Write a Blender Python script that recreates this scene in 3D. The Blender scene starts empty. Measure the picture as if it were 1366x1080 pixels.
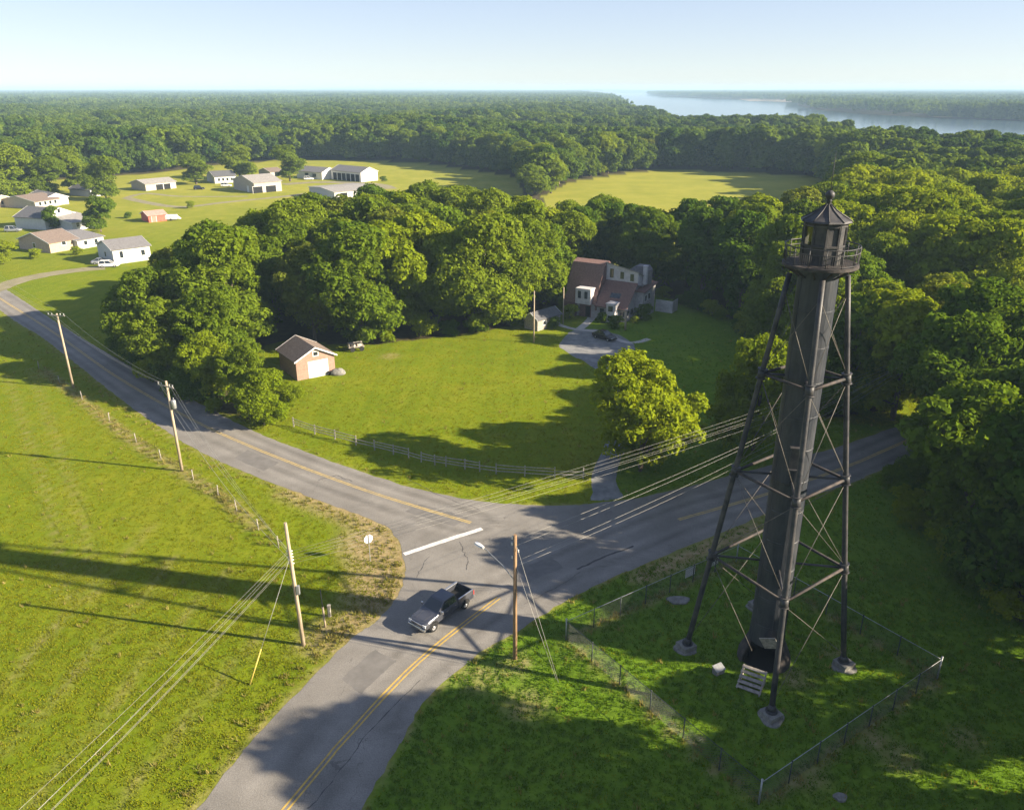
import bpy, bmesh, math, random
import numpy as np
from mathutils import Vector, Matrix
from mathutils.geometry import tessellate_polygon

S = bpy.context.scene
COL = S.collection
R = math.radians

# ------------------------------------------------------------------ camera
FPX, CAMH = 1060.0, 40.0
PITCH = math.atan(422 / FPX)
cam_d = bpy.data.cameras.new('camera')
cam = bpy.data.objects.new('camera', cam_d)
COL.objects.link(cam)
cam.location = (0, 0, CAMH)
cam.rotation_euler = (math.pi / 2 - PITCH, 0, 0)
cam_d.sensor_width = 36
cam_d.lens = 36 * FPX / 1366
cam_d.clip_start = 0.5
cam_d.clip_end = 60000
S.camera = cam

# ------------------------------------------------------------------ sky, sun, exposure
SUN_EL, SUN_AZ = R(23.0), R(102.0)          # azimuth clockwise from +Y (into the picture)
w = bpy.data.worlds.new('World')
S.world = w
w.use_nodes = True
nt = w.node_tree
bg = nt.nodes['Background']
sky = nt.nodes.new('ShaderNodeTexSky')
sky.sky_type = 'NISHITA'
sky.sun_disc = False
sky.sun_elevation = SUN_EL
sky.sun_rotation = SUN_AZ
sky.altitude = 0
sky.air_density = 0.8
sky.dust_density = 0.1
sky.ozone_density = 4.0
hsv = nt.nodes.new('ShaderNodeHueSaturation')
hsv.inputs['Saturation'].default_value = 1.0
hsv.inputs['Value'].default_value = 0.8
hsv.inputs['Hue'].default_value = 0.52
gam = nt.nodes.new('ShaderNodeGamma')
gam.inputs['Gamma'].default_value = 0.5
nt.links.new(sky.outputs[0], gam.inputs[0])
nt.links.new(gam.outputs[0], hsv.inputs['Color'])
nt.links.new(hsv.outputs[0], bg.inputs[0])
bg.inputs[1].default_value = 0.145
sd = bpy.data.lights.new('sun', 'SUN')
sd.energy = 5.0
sd.angle = R(0.53)
sd.color = (1.0, 0.86, 0.66)
so = bpy.data.objects.new('sun', sd)
COL.objects.link(so)
sdir = Vector((math.sin(SUN_AZ) * math.cos(SUN_EL), math.cos(SUN_AZ) * math.cos(SUN_EL), math.sin(SUN_EL)))
so.rotation_euler = sdir.to_track_quat('Z', 'Y').to_euler()
so.location = sdir * 200
S.view_settings.view_transform = 'Standard'
S.view_settings.look = 'None'
S.view_settings.exposure = 1.79
S.view_settings.gamma = 1.0
S.view_settings.use_curve_mapping = False
S.render.engine = 'CYCLES'
S.cycles.max_bounces = 6
S.cycles.diffuse_bounces = 4
S.cycles.glossy_bounces = 3
S.cycles.transmission_bounces = 4
S.cycles.transparent_max_bounces = 8
S.cycles.volume_bounces = 0
S.cycles.use_denoising = True
S.cycles.use_adaptive_sampling = True
S.cycles.adaptive_threshold = 0.01

# ------------------------------------------------------------------ survey: picture point -> ground point
_s, _c = math.sin(PITCH), math.cos(PITCH)


def G(px, py, z=0.0):
    u, v = (px - 683) / FPX, (py - 540) / FPX
    d = (CAMH - z) / (_s + v * _c)
    return Vector((u * d, (_c - v * _s) * d, z))


def HT(px, py, ptop):
    """height of something whose foot is at py and top at ptop"""
    Y = G(px, py).y
    v = (ptop - 540) / FPX
    return CAMH - Y * (_s + v * _c) / (_c - v * _s)


def PW(pts):
    return [G(*p).xy for p in pts]


# ------------------------------------------------------------------ helpers
class MB:
    def __init__(s):
        s.v, s.f, s.m, s.sm = [], [], [], []

    def add(s, verts, faces, m=0, smooth=False):
        o = len(s.v)
        s.v += [tuple(v) for v in verts]
        for f in faces:
            s.f.append([i + o for i in f])
            s.m.append(m)
            s.sm.append(smooth)
        return s

    def box(s, c, d, rz=0.0, m=0, mat=None):
        x, y, z = d[0] / 2, d[1] / 2, d[2] / 2
        vs = [Vector((a * x, b * y, e * z)) for a in (-1, 1) for b in (-1, 1) for e in (-1, 1)]
        rot = mat or Matrix.Rotation(rz, 3, 'Z')
        vs = [rot @ v + Vector(c) for v in vs]
        s.add(vs, [(0, 1, 3, 2), (4, 6, 7, 5), (0, 4, 5, 1), (2, 3, 7, 6), (0, 2, 6, 4), (1, 5, 7, 3)], m)
        return s

    def beam(s, p0, p1, wd, hg, m=0, up=(0, 0, 1)):
        p0, p1 = Vector(p0), Vector(p1)
        d = (p1 - p0).normalized()
        a = d.cross(Vector(up))
        if a.length < 1e-4:
            a = d.cross(Vector((0, 1, 0)))
        a.normalize()
        b = a.cross(d)
        vs = []
        for p in (p0, p1):
            for i, j in ((-1, -1), (1, -1), (1, 1), (-1, 1)):
                vs.append(p + a * i * wd / 2 + b * j * hg / 2)
        s.add(vs, [(0, 1, 2, 3), (7, 6, 5, 4), (0, 4, 5, 1), (1, 5, 6, 2), (2, 6, 7, 3), (3, 7, 4, 0)], m)
        return s

    def tube(s, pts, r, n=8, m=0, caps=True, smooth=True):
        pts = [Vector(p) for p in pts]
        rr = r if isinstance(r, (list, tuple)) else [r] * len(pts)
        vs = []
        for i, p in enumerate(pts):
            d = (pts[min(i + 1, len(pts) - 1)] - pts[max(i - 1, 0)]).normalized()
            a = d.cross(Vector((0, 0, 1)))
            if a.length < 1e-3:
                a = Vector((1, 0, 0))
            a.normalize()
            b = d.cross(a)
            for k in range(n):
                t = 2 * math.pi * k / n
                vs.append(p + (a * math.cos(t) + b * math.sin(t)) * rr[i])
        fs = []
        for i in range(len(pts) - 1):
            for k in range(n):
                k2 = (k + 1) % n
                fs.append((i * n + k, i * n + k2, (i + 1) * n + k2, (i + 1) * n + k))
        s.add(vs, fs, m, smooth)
        if caps:
            o = len(s.v) - len(vs)
            s.f.append([o + k for k in range(n)][::-1]); s.m.append(m); s.sm.append(False)
            s.f.append([o + (len(pts) - 1) * n + k for k in range(n)]); s.m.append(m); s.sm.append(False)
        return s

    def lathe(s, prof, n=24, c=(0, 0, 0), m=0, smooth=True, a0=0.0, a1=2 * math.pi, rot=None):
        full = abs(a1 - a0 - 2 * math.pi) < 1e-6
        nn = n if full else n + 1
        vs = []
        for r, z in prof:
            for k in range(nn):
                t = a0 + (a1 - a0) * k / n
                p = Vector((r * math.cos(t), r * math.sin(t), z))
                if rot:
                    p = rot @ p
                vs.append(p + Vector(c))
        fs = []
        for i in range(len(prof) - 1):
            for k in range(n):
                k2 = (k + 1) % nn if full else k + 1
                fs.append((i * nn + k, i * nn + k2, (i + 1) * nn + k2, (i + 1) * nn + k))
        s.add(vs, fs, m, smooth)
        return s

    def quad(s, pts, m=0):
        s.add(pts, [tuple(range(len(pts)))], m)
        return s

    def prism(s, prof, y0, y1, m=0):
        """profile of (x, z) extruded along y"""
        n = len(prof)
        vs = [(x, y0, z) for x, z in prof] + [(x, y1, z) for x, z in prof]
        fs = [tuple(range(n)), tuple(range(2 * n - 1, n - 1, -1))]
        for i in range(n):
            j = (i + 1) % n
            fs.append((i, i + n, j + n, j))
        s.add(vs, fs, m)
        return s

    def loft(s, rings, m=0, closed=True, caps=True, smooth=False):
        n = len(rings[0])
        vs = [p for r in rings for p in r]
        fs = []
        for i in range(len(rings) - 1):
            for k in range(n if closed else n - 1):
                k2 = (k + 1) % n
                fs.append((i * n + k, i * n + k2, (i + 1) * n + k2, (i + 1) * n + k))
        if caps:
            fs.append(tuple(range(n))[::-1])
            fs.append(tuple(range((len(rings) - 1) * n, len(rings) * n)))
        s.add(vs, fs, m, smooth)
        return s

    def build(s, name, mats, parent=None, bevel=0.0, loc=None, rz=0.0, fix=True):
        me = bpy.data.meshes.new(name)
        me.from_pydata(s.v, [], s.f)
        mats = mats if isinstance(mats, (list, tuple)) else [mats]
        for m in mats:
            me.materials.append(m)
        me.polygons.foreach_set('material_index', s.m)
        me.polygons.foreach_set('use_smooth', s.sm)
        if fix:
            bm = bmesh.new(); bm.from_mesh(me)
            bmesh.ops.recalc_face_normals(bm, faces=bm.faces)
            bm.to_mesh(me); bm.free()
        me.update()
        o = bpy.data.objects.new(name, me)
        COL.objects.link(o)
        if parent:
            o.parent = parent
        if loc is not None:
            o.location = loc
        o.rotation_euler.z = rz
        if bevel:
            md = o.modifiers.new('edge', 'BEVEL')
            md.width = bevel; md.segments = 2; md.limit_method = 'ANGLE'
        return o


def tag(o, label, cat, group=None, kind=None):
    o['label'] = label
    o['category'] = cat
    if group:
        o['group'] = group
    if kind:
        o['kind'] = kind
    return o


def thing(name, label, cat, loc=(0, 0, 0), rz=0.0, group=None):
    o = bpy.data.objects.new(name, None)
    o.empty_display_size = 0.5
    COL.objects.link(o)
    o.location = loc
    o.rotation_euler.z = rz
    return tag(o, label, cat, group)


def copy_tree(o, parent=None):
    c = o.copy()
    COL.objects.link(c)
    if parent:
        c.parent = parent
    for ch in list(o.children):
        copy_tree(ch, c)
    return c


# ------------------------------------------------------------------ materials
def mat(name, base, rough=0.8, metal=0.0, var=0.15, scale=1.5, base2=None, spec=0.3, bump=0.0, bscale=None, detail=6,
        coord='Object', stretch=None):
    m = bpy.data.materials.new(name)
    m.use_nodes = True
    t = m.node_tree
    b = t.nodes['Principled BSDF']
    b.inputs['Roughness'].default_value = rough
    b.inputs['Metallic'].default_value = metal
    b.inputs['Specular IOR Level'].default_value = spec
    tc = t.nodes.new('ShaderNodeTexCoord')
    src = tc.outputs[coord]
    if stretch:
        mp = t.nodes.new('ShaderNodeMapping')
        mp.inputs['Scale'].default_value = stretch
        t.links.new(src, mp.inputs[0]); src = mp.outputs[0]
    n = t.nodes.new('ShaderNodeTexNoise')
    n.inputs['Scale'].default_value = scale
    n.inputs['Detail'].default_value = detail
    n.inputs['Roughness'].default_value = 0.65
    t.links.new(src, n.inputs['Vector'])
    rp = t.nodes.new('ShaderNodeValToRGB')
    c2 = base2 or tuple(min(1, c * (1 + 2 * var)) for c in base)
    c1 = base if base2 else tuple(c * (1 - var) for c in base)
    rp.color_ramp.elements[0].position = 0.35
    rp.color_ramp.elements[1].position = 0.65
    rp.color_ramp.elements[0].color = (*c1, 1)
    rp.color_ramp.elements[1].color = (*c2, 1)
    t.links.new(n.outputs['Fac'], rp.inputs[0])
    t.links.new(rp.outputs[0], b.inputs['Base Color'])
    if bump:
        n2 = t.nodes.new('ShaderNodeTexNoise')
        n2.inputs['Scale'].default_value = bscale or scale * 6
        n2.inputs['Detail'].default_value = 4
        t.links.new(src, n2.inputs['Vector'])
        bp = t.nodes.new('ShaderNodeBump')
        bp.inputs['Strength'].default_value = min(1, bump)
        bp.inputs['Distance'].default_value = 0.05
        t.links.new(n2.outputs['Fac'], bp.inputs['Height'])
        t.links.new(bp.outputs[0], b.inputs['Normal'])
    return m


def leaf_mat(name, dark, light, trans=0.35, hue=0.5):
    m = bpy.data.materials.new(name)
    m.use_nodes = True
    t = m.node_tree
    t.nodes.remove(t.nodes['Principled BSDF'])
    out = t.nodes['Material Output']
    at = t.nodes.new('ShaderNodeAttribute'); at.attribute_name = 'tint'
    oi = t.nodes.new('ShaderNodeObjectInfo')
    ad = t.nodes.new('ShaderNodeMath'); ad.operation = 'MULTIPLY_ADD'
    ad.inputs[1].default_value = hue
    t.links.new(oi.outputs['Random'], ad.inputs[0])
    ml = t.nodes.new('ShaderNodeMath'); ml.operation = 'MULTIPLY'; ml.inputs[1].default_value = 1 - hue
    t.links.new(at.outputs['Fac'], ml.inputs[0])
    t.links.new(ml.outputs[0], ad.inputs[2])
    rp = t.nodes.new('ShaderNodeValToRGB')
    rp.color_ramp.elements[0].color = (*dark, 1)
    rp.color_ramp.elements[1].color = (*light, 1)
    nz = t.nodes.new('ShaderNodeTexNoise'); nz.inputs['Scale'].default_value = 0.011; nz.inputs['Detail'].default_value = 3
    t.links.new(oi.outputs['Location'], nz.inputs['Vector'])
    dr = t.nodes.new('ShaderNodeMath'); dr.operation = 'MULTIPLY_ADD'; dr.inputs[1].default_value = 1.5; dr.inputs[2].default_value = -0.75
    t.links.new(nz.outputs['Fac'], dr.inputs[0])
    a2 = t.nodes.new('ShaderNodeMath'); a2.operation = 'ADD'; a2.use_clamp = True
    t.links.new(ad.outputs[0], a2.inputs[0]); t.links.new(dr.outputs[0], a2.inputs[1])
    t.links.new(a2.outputs[0], rp.inputs[0])
    df = t.nodes.new('ShaderNodeBsdfDiffuse')
    tr = t.nodes.new('ShaderNodeBsdfTranslucent')
    t.links.new(rp.outputs[0], df.inputs[0])
    br = t.nodes.new('ShaderNodeMix'); br.data_type = 'RGBA'; br.blend_type = 'MULTIPLY'
    br.inputs[0].default_value = 1.0
    t.links.new(rp.outputs[0], br.inputs[6])
    br.inputs[7].default_value = (1.25, 1.15, 0.5, 1)
    t.links.new(br.outputs[2], tr.inputs[0])
    mx = t.nodes.new('ShaderNodeMixShader'); mx.inputs[0].default_value = trans
    t.links.new(df.outputs[0], mx.inputs[1]); t.links.new(tr.outputs[0], mx.inputs[2])
    t.links.new(mx.outputs[0], out.inputs[0])
    return m


def glass_mat(name, col=(0.02, 0.025, 0.03), rough=0.05):
    m = mat(name, col, rough, 0.0, 0.02, 1.0, spec=0.8)
    return m


M = {}
M['bark'] = mat('bark', (0.09, 0.07, 0.05), 0.9, var=0.3, scale=3, bump=0.5, stretch=(3, 3, 0.6))
M['leaf'] = leaf_mat('leaf', (0.075, 0.130, 0.008), (0.205, 0.262, 0.018), 0.42)
M['leaf_bright'] = leaf_mat('leaf_bright', (0.12, 0.18, 0.007), (0.25, 0.30, 0.014), 0.42)
M['leaf_dark'] = leaf_mat('leaf_dark', (0.046, 0.098, 0.008), (0.13, 0.195, 0.013), 0.38)
M['wood_pole'] = mat('wood_pole', (0.30, 0.24, 0.17), 0.85, var=0.25, scale=3, bump=0.4, stretch=(4, 4, 0.3))
M['wood_pole_brown'] = mat('wood_pole_brown', (0.24, 0.15, 0.08), 0.85, var=0.25, scale=3, bump=0.4, stretch=(4, 4, 0.3))
M['wood_grey'] = mat('wood_grey', (0.26, 0.235, 0.20), 0.9, var=0.25, scale=4, bump=0.4)
M['iron'] = mat('iron', (0.018, 0.02, 0.026), 0.55, 0.0, base2=(0.065, 0.06, 0.057), scale=1.2, spec=0.35, bump=0.25, bscale=9)
M['iron_shaft'] = mat('iron_shaft', (0.012, 0.016, 0.024), 0.5, 0.0, base2=(0.042, 0.044, 0.05), scale=0.9, spec=0.4, bump=0.3, bscale=5, stretch=(1, 1, 0.35))
M['iron_rust'] = mat('iron_rust', (0.025, 0.025, 0.026), 0.8, 0.0, base2=(0.072, 0.058, 0.05), scale=2.5, spec=0.25, bump=0.3, bscale=12)
M['rod'] = mat('rod', (0.12, 0.108, 0.09), 0.6, 0.3, var=0.25, scale=2)
M['concrete'] = mat('concrete', (0.15, 0.145, 0.13), 0.9, var=0.25, scale=3, bump=0.4)
M['galv'] = mat('galv', (0.30, 0.31, 0.31), 0.45, 0.6, var=0.15, scale=4)
M['fence_wire'] = mat('fence_wire', (0.06, 0.065, 0.06), 0.55, 0.4, var=0.2, scale=4)
M['fence_post'] = mat('fence_post', (0.05, 0.06, 0.055), 0.6, 0.2, var=0.2, scale=4)
M['wire'] = mat('wire', (0.30, 0.29, 0.26), 0.5, 0.3, var=0.1, scale=1)
M['porcelain'] = mat('porcelain', (0.45, 0.45, 0.43), 0.3, var=0.1, scale=3)
M['white'] = mat('white', (0.62, 0.61, 0.59), 0.6, var=0.06, scale=2)
M['white_siding'] = mat('white_siding', (0.46, 0.46, 0.46), 0.7, var=0.06, scale=1.5)
M['tan_siding'] = mat('tan_siding', (0.38, 0.29, 0.21), 0.8, var=0.1, scale=2)
M['tan_pale'] = mat('tan_pale', (0.36, 0.32, 0.27), 0.8, var=0.1, scale=2)
M['gray_siding'] = mat('gray_siding', (0.33, 0.31, 0.31), 0.8, var=0.12, scale=2)
M['brick'] = mat('brick', (0.27, 0.175, 0.135), 0.9, var=0.12, scale=3, bump=0.2)
M['red_paint'] = mat('red_paint', (0.40, 0.10, 0.07), 0.8, var=0.15, scale=2)
M['roof_brown'] = mat('roof_brown', (0.13, 0.10, 0.085), 0.9, base2=(0.20, 0.155, 0.125), scale=3, bump=0.3)
M['roof_grey'] = mat('roof_grey', (0.15, 0.145, 0.145), 0.9, var=0.15, scale=2.5, bump=0.3)
M['roof_pale'] = mat('roof_pale', (0.24, 0.225, 0.205), 0.8, var=0.15, scale=1.5)
M['roof_dark'] = mat('roof_dark', (0.09, 0.09, 0.095), 0.9, var=0.15, scale=2.5, bump=0.3)
M['shingle_red'] = mat('shingle_red', (0.13, 0.078, 0.066), 0.92, base2=(0.21, 0.125, 0.105), scale=4, bump=0.5, bscale=9)
M['window'] = glass_mat('window')
M['dark'] = mat('dark', (0.012, 0.012, 0.012), 0.9, var=0.1)
M['tyre'] = mat('tyre', (0.018, 0.018, 0.018), 0.85, var=0.1)
M['rim'] = mat('rim', (0.55, 0.55, 0.56), 0.3, 0.7, var=0.05)
M['chrome'] = mat('chrome', (0.6, 0.6, 0.6), 0.2, 0.9, var=0.05)
M['truck_paint'] = mat('truck_paint', (0.095, 0.10, 0.118), 0.24, 0.55, var=0.04, scale=0.8, spec=0.6)
M['black_paint'] = mat('black_paint', (0.012, 0.012, 0.015), 0.2, 0.0, var=0.05, scale=0.8, spec=0.6)
M['lamp_red'] = mat('lamp_red', (0.35, 0.02, 0.015), 0.3, var=0.05, spec=0.6)
M['lamp_clear'] = mat('lamp_clear', (0.6, 0.6, 0.58), 0.15, var=0.05, spec=0.7)
M['yellow_guard'] = mat('yellow_guard', (0.48, 0.37, 0.08), 0.6, var=0.08)
M['stop_red'] = mat('stop_red', (0.45, 0.03, 0.03), 0.5, var=0.05)
M['paint_white'] = mat('paint_white', (0.42, 0.40, 0.37), 0.8, base2=(0.74, 0.72, 0.68), scale=2.6, detail=12)
M['paint_yellow'] = mat('paint_yellow', (0.33, 0.23, 0.07), 0.8, base2=(0.56, 0.37, 0.07), scale=2.2, detail=12)
M['paint_yellow_worn'] = mat('paint_yellow_worn', (0.26, 0.21, 0.11), 0.8, base2=(0.48, 0.35, 0.12), scale=2.0, detail=12)
M['tar'] = mat('tar', (0.055, 0.052, 0.05), 0.7, var=0.2)
M['gravel'] = mat('gravel', (0.13, 0.135, 0.14), 0.95, base2=(0.24, 0.24, 0.235), scale=0.6, bump=0.6, bscale=6, detail=10)
M['dirt'] = mat('dirt', (0.17, 0.155, 0.075), 0.95, base2=(0.25, 0.22, 0.14), scale=0.4, bump=0.4, bscale=3)
M['path'] = mat('path', (0.38, 0.36, 0.33), 0.9, var=0.1, scale=1, bump=0.2)
M['sand'] = mat('sand', (0.45, 0.36, 0.24), 0.95, var=0.15, scale=0.01)
M['hill'] = mat('hill', (0.035, 0.06, 0.03), 1.0, var=0.3, scale=0.01)


def asphalt():
    m = mat('asphalt', (0.158, 0.147, 0.130), 0.9, base2=(0.215, 0.202, 0.180), scale=0.22, detail=9, spec=0.25, bump=0.35, bscale=9)
    t = m.node_tree
    b = t.nodes['Principled BSDF']
    rp = [n for n in t.nodes if n.type == 'VALTORGB'][0]
    tc = [n for n in t.nodes if n.type == 'TEX_COORD'][0]
    n = t.nodes.new('ShaderNodeTexNoise'); n.inputs['Scale'].default_value = 14; n.inputs['Detail'].default_value = 3
    t.links.new(tc.outputs['Object'], n.inputs['Vector'])
    at = t.nodes.new('ShaderNodeAttribute'); at.attribute_name = 'wear'
    # aggregate speckle
    r2 = t.nodes.new('ShaderNodeMapRange')
    r2.inputs[1].default_value = 0.3; r2.inputs[2].default_value = 0.7
    r2.inputs[3].default_value = 0.78; r2.inputs[4].default_value = 1.22
    t.links.new(n.outputs['Fac'], r2.inputs[0])
    mx = t.nodes.new('ShaderNodeMix'); mx.data_type = 'RGBA'; mx.blend_type = 'MULTIPLY'; mx.inputs[0].default_value = 1
    t.links.new(rp.outputs[0], mx.inputs[6]); t.links.new(r2.outputs[0], mx.inputs[7])
    # worn wheel paths are paler, the oil strip between them darker
    mw = t.nodes.new('ShaderNodeMix'); mw.data_type = 'RGBA'; mw.blend_type = 'MULTIPLY'; mw.inputs[0].default_value = 1
    t.links.new(mx.outputs[2], mw.inputs[6])
    mr = t.nodes.new('ShaderNodeMapRange'); mr.inputs[1].default_value = -1; mr.inputs[2].default_value = 1
    mr.inputs[3].default_value = 0.76; mr.inputs[4].default_value = 1.2
    t.links.new(at.outputs['Fac'], mr.inputs[0]); t.links.new(mr.outputs[0], mw.inputs[7])
    # fine cracks
    v = t.nodes.new('ShaderNodeTexVoronoi'); v.feature = 'DISTANCE_TO_EDGE'; v.inputs['Scale'].default_value = 0.16
    nz = t.nodes.new('ShaderNodeTexNoise'); nz.inputs['Scale'].default_value = 0.5; nz.inputs['Detail'].default_value = 6
    t.links.new(tc.outputs['Object'], nz.inputs['Vector'])
    va = t.nodes.new('ShaderNodeVectorMath'); va.operation = 'MULTIPLY_ADD'
    va.inputs[1].default_value = (5, 5, 0)
    t.links.new(nz.outputs['Color'], va.inputs[0]); t.links.new(tc.outputs['Object'], va.inputs[2])
    t.links.new(va.outputs[0], v.inputs['Vector'])
    lt = t.nodes.new('ShaderNodeMath'); lt.operation = 'LESS_THAN'; lt.inputs[1].default_value = 0.004
    t.links.new(v.outputs['Distance'], lt.inputs[0])
    gate = t.nodes.new('ShaderNodeMath'); gate.operation = 'GREATER_THAN'; gate.inputs[1].default_value = 0.52
    t.links.new(nz.outputs['Fac'], gate.inputs[0])
    mg = t.nodes.new('ShaderNodeMath'); mg.operation = 'MULTIPLY'
    t.links.new(lt.outputs[0], mg.inputs[0]); t.links.new(gate.outputs[0], mg.inputs[1])
    mg2 = t.nodes.new('ShaderNodeMath'); mg2.operation = 'MULTIPLY'; mg2.inputs[1].default_value = 0.4
    t.links.new(mg.outputs[0], mg2.inputs[0])
    mc = t.nodes.new('ShaderNodeMix'); mc.data_type = 'RGBA'
    t.links.new(mg2.outputs[0], mc.inputs[0]); t.links.new(mw.outputs[2], mc.inputs[6])
    mc.inputs[7].default_value = (0.06, 0.055, 0.05, 1)
    t.links.new(mc.outputs[2], b.inputs['Base Color'])
    return m


def grass_ground():
    m = bpy.data.materials.new('grass_ground')
    m.use_nodes = True
    t = m.node_tree
    b = t.nodes['Principled BSDF']
    b.inputs['Roughness'].default_value = 1.0
    b.inputs['Specular IOR Level'].default_value = 0.05
    tc = t.nodes.new('ShaderNodeTexCoord')
    P = tc.outputs['Object']

    def noise(sc, det=6, ro=0.6, vec=None):
        n = t.nodes.new('ShaderNodeTexNoise')
        n.inputs['Scale'].default_value = sc; n.inputs['Detail'].default_value = det
        n.inputs['Roughness'].default_value = ro
        t.links.new(vec or P, n.inputs['Vector'])
        return n.outputs['Fac']

    def ramp(f, stops):
        r = t.nodes.new('ShaderNodeValToRGB')
        while len(r.color_ramp.elements) < len(stops):
            r.color_ramp.elements.new(0.5)
        for e, (p, c) in zip(r.color_ramp.elements, stops):
            e.position = p; e.color = (*c, 1)
        t.links.new(f, r.inputs[0])
        return r.outputs[0]

    def mix(f, a, c, mode='MIX'):
        x = t.nodes.new('ShaderNodeMix'); x.data_type = 'RGBA'; x.blend_type = mode
        if isinstance(f, float):
            x.inputs[0].default_value = f
        else:
            t.links.new(f, x.inputs[0])
        for s, i in ((a, 6), (c, 7)):
            if isinstance(s, tuple):
                x.inputs[i].default_value = (*s, 1)
            else:
                t.links.new(s, x.inputs[i])
        return x.outputs[2]

    def math_(op, a, c=None):
        x = t.nodes.new('ShaderNodeMath'); x.operation = op; x.use_clamp = True
        for s, i in ((a, 0), (c, 1)):
            if s is None:
                continue
            if isinstance(s, (int, float)):
                x.inputs[i].default_value = s
            else:
                t.links.new(s, x.inputs[i])
        return x.outputs[0]

    big = noise(0.035, 5)
    mid = noise(0.35, 7, 0.7)
    fine = noise(2.6, 5, 0.75)
    c = ramp(big, [(0.3, (0.105, 0.155, 0.004)), (0.52, (0.15, 0.185, 0.007)), (0.72, (0.23, 0.215, 0.016))])
    c2 = ramp(mid, [(0.3, (0.090, 0.145, 0.003)), (0.55, (0.15, 0.185, 0.007)), (0.75, (0.24, 0.22, 0.02))])
    col = mix(0.55, c, c2)
    f2 = ramp(fine, [(0.25, (0.68, 0.72, 0.65)), (0.5, (1, 1, 1)), (0.75, (1.25, 1.2, 1.2))])
    col = mix(1.0, col, f2, 'MULTIPLY')
    # faint mowing / tyre streaks
    mp = t.nodes.new('ShaderNodeMapping'); mp.inputs['Rotation'].default_value = (0, 0, R(-38)); mp.inputs['Scale'].default_value = (1.0, 0.05, 1)
    t.links.new(P, mp.inputs[0])
    st = noise(0.7, 4, 0.6, mp.outputs[0])
    col = mix(1.0, col, ramp(st, [(0.32, (0.86, 0.90, 0.86)), (0.6, (1.03, 1.02, 1.03))]), 'MULTIPLY')
    al = t.nodes.new('ShaderNodeAttribute'); al.attribute_name = 'shade_green'  # greener grass mixed in as painted shade tone for yard and lawn
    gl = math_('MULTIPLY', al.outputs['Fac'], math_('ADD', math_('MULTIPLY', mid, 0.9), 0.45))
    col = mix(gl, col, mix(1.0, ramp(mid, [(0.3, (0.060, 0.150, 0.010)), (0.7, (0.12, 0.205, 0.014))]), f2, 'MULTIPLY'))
    for nm, stops, sc in (('hay', [(0.3, (0.19, 0.205, 0.022)), (0.7, (0.29, 0.275, 0.04))], 0.05),
                          ('litter', [(0.3, (0.05, 0.04, 0.02)), (0.7, (0.085, 0.075, 0.03))], 0.6),
                          ('dry', [(0.3, (0.20, 0.145, 0.055)), (0.55, (0.30, 0.235, 0.115)), (0.75, (0.36, 0.30, 0.18))], 1.3)):
        at = t.nodes.new('ShaderNodeAttribute'); at.attribute_name = nm
        e = math_('ADD', at.outputs['Fac'], math_('MULTIPLY', math_('SUBTRACT', noise(0.9 if nm == 'dry' else 0.2, 6, 0.7), 0.45), 1.4))
        g = math_('MULTIPLY', e, math_('GREATER_THAN', at.outputs['Fac'], 0.02))
        g = math_('MULTIPLY', g, math_('MINIMUM', math_('MULTIPLY', at.outputs['Fac'], 3.0), 1.0))
        col = mix(g, col, ramp(noise(sc, 6, 0.7), stops))
    t.links.new(col, b.inputs['Base Color'])
    bp = t.nodes.new('ShaderNodeBump'); bp.inputs['Strength'].default_value = 0.9; bp.inputs['Distance'].default_value = 0.16
    t.links.new(noise(1.6, 8, 0.75), bp.inputs['Height'])
    t.links.new(bp.outputs[0], b.inputs['Normal'])
    return m


def water():
    m = bpy.data.materials.new('water')
    m.use_nodes = True
    t = m.node_tree
    b = t.nodes['Principled BSDF']
    b.inputs['Base Color'].default_value = (0.05, 0.085, 0.11, 1)
    b.inputs['Roughness'].default_value = 0.12
    b.inputs['IOR'].default_value = 1.33
    tc = t.nodes.new('ShaderNodeTexCoord')
    n = t.nodes.new('ShaderNodeTexNoise'); n.inputs['Scale'].default_value = 0.08; n.inputs['Detail'].default_value = 6
    t.links.new(tc.outputs['Object'], n.inputs['Vector'])
    bp = t.nodes.new('ShaderNodeBump'); bp.inputs['Strength'].default_value = 0.25; bp.inputs['Distance'].default_value = 0.5
    t.links.new(n.outputs['Fac'], bp.inputs['Height']); t.links.new(bp.outputs[0], b.inputs['Normal'])
    return m


M['asphalt'] = asphalt()
M['asphalt_patch'] = mat('asphalt_patch', (0.125, 0.118, 0.108), 0.92, base2=(0.165, 0.156, 0.143), scale=0.8, detail=9, bump=0.3, bscale=9)
M['grass'] = grass_ground()
M['water'] = water()
M['blade'] = leaf_mat('blade', (0.14, 0.175, 0.005), (0.27, 0.265, 0.014), 0.42, 0.6)
M['blade_shade'] = leaf_mat('blade_shade', (0.065, 0.15, 0.008), (0.14, 0.225, 0.015), 0.38, 0.6)  # greener blades carry the shade tone of yard and lawn in their colour
M['weed'] = leaf_mat('weed', (0.13, 0.145, 0.02), (0.36, 0.29, 0.10), 0.35, 0.6)


# ------------------------------------------------------------------ geometry of the plan
def inpoly(P, poly):
    x, y = P[:, 0], P[:, 1]
    r = np.zeros(len(P), bool)
    n = len(poly)
    for i in range(n):
        x1, y1 = poly[i]; x2, y2 = poly[(i + 1) % n]
        c = ((y1 > y) != (y2 > y)) & (x < (x2 - x1) * (y - y1) / ((y2 - y1) if y2 != y1 else 1e-9) + x1)
        r ^= c
    return r


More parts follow.
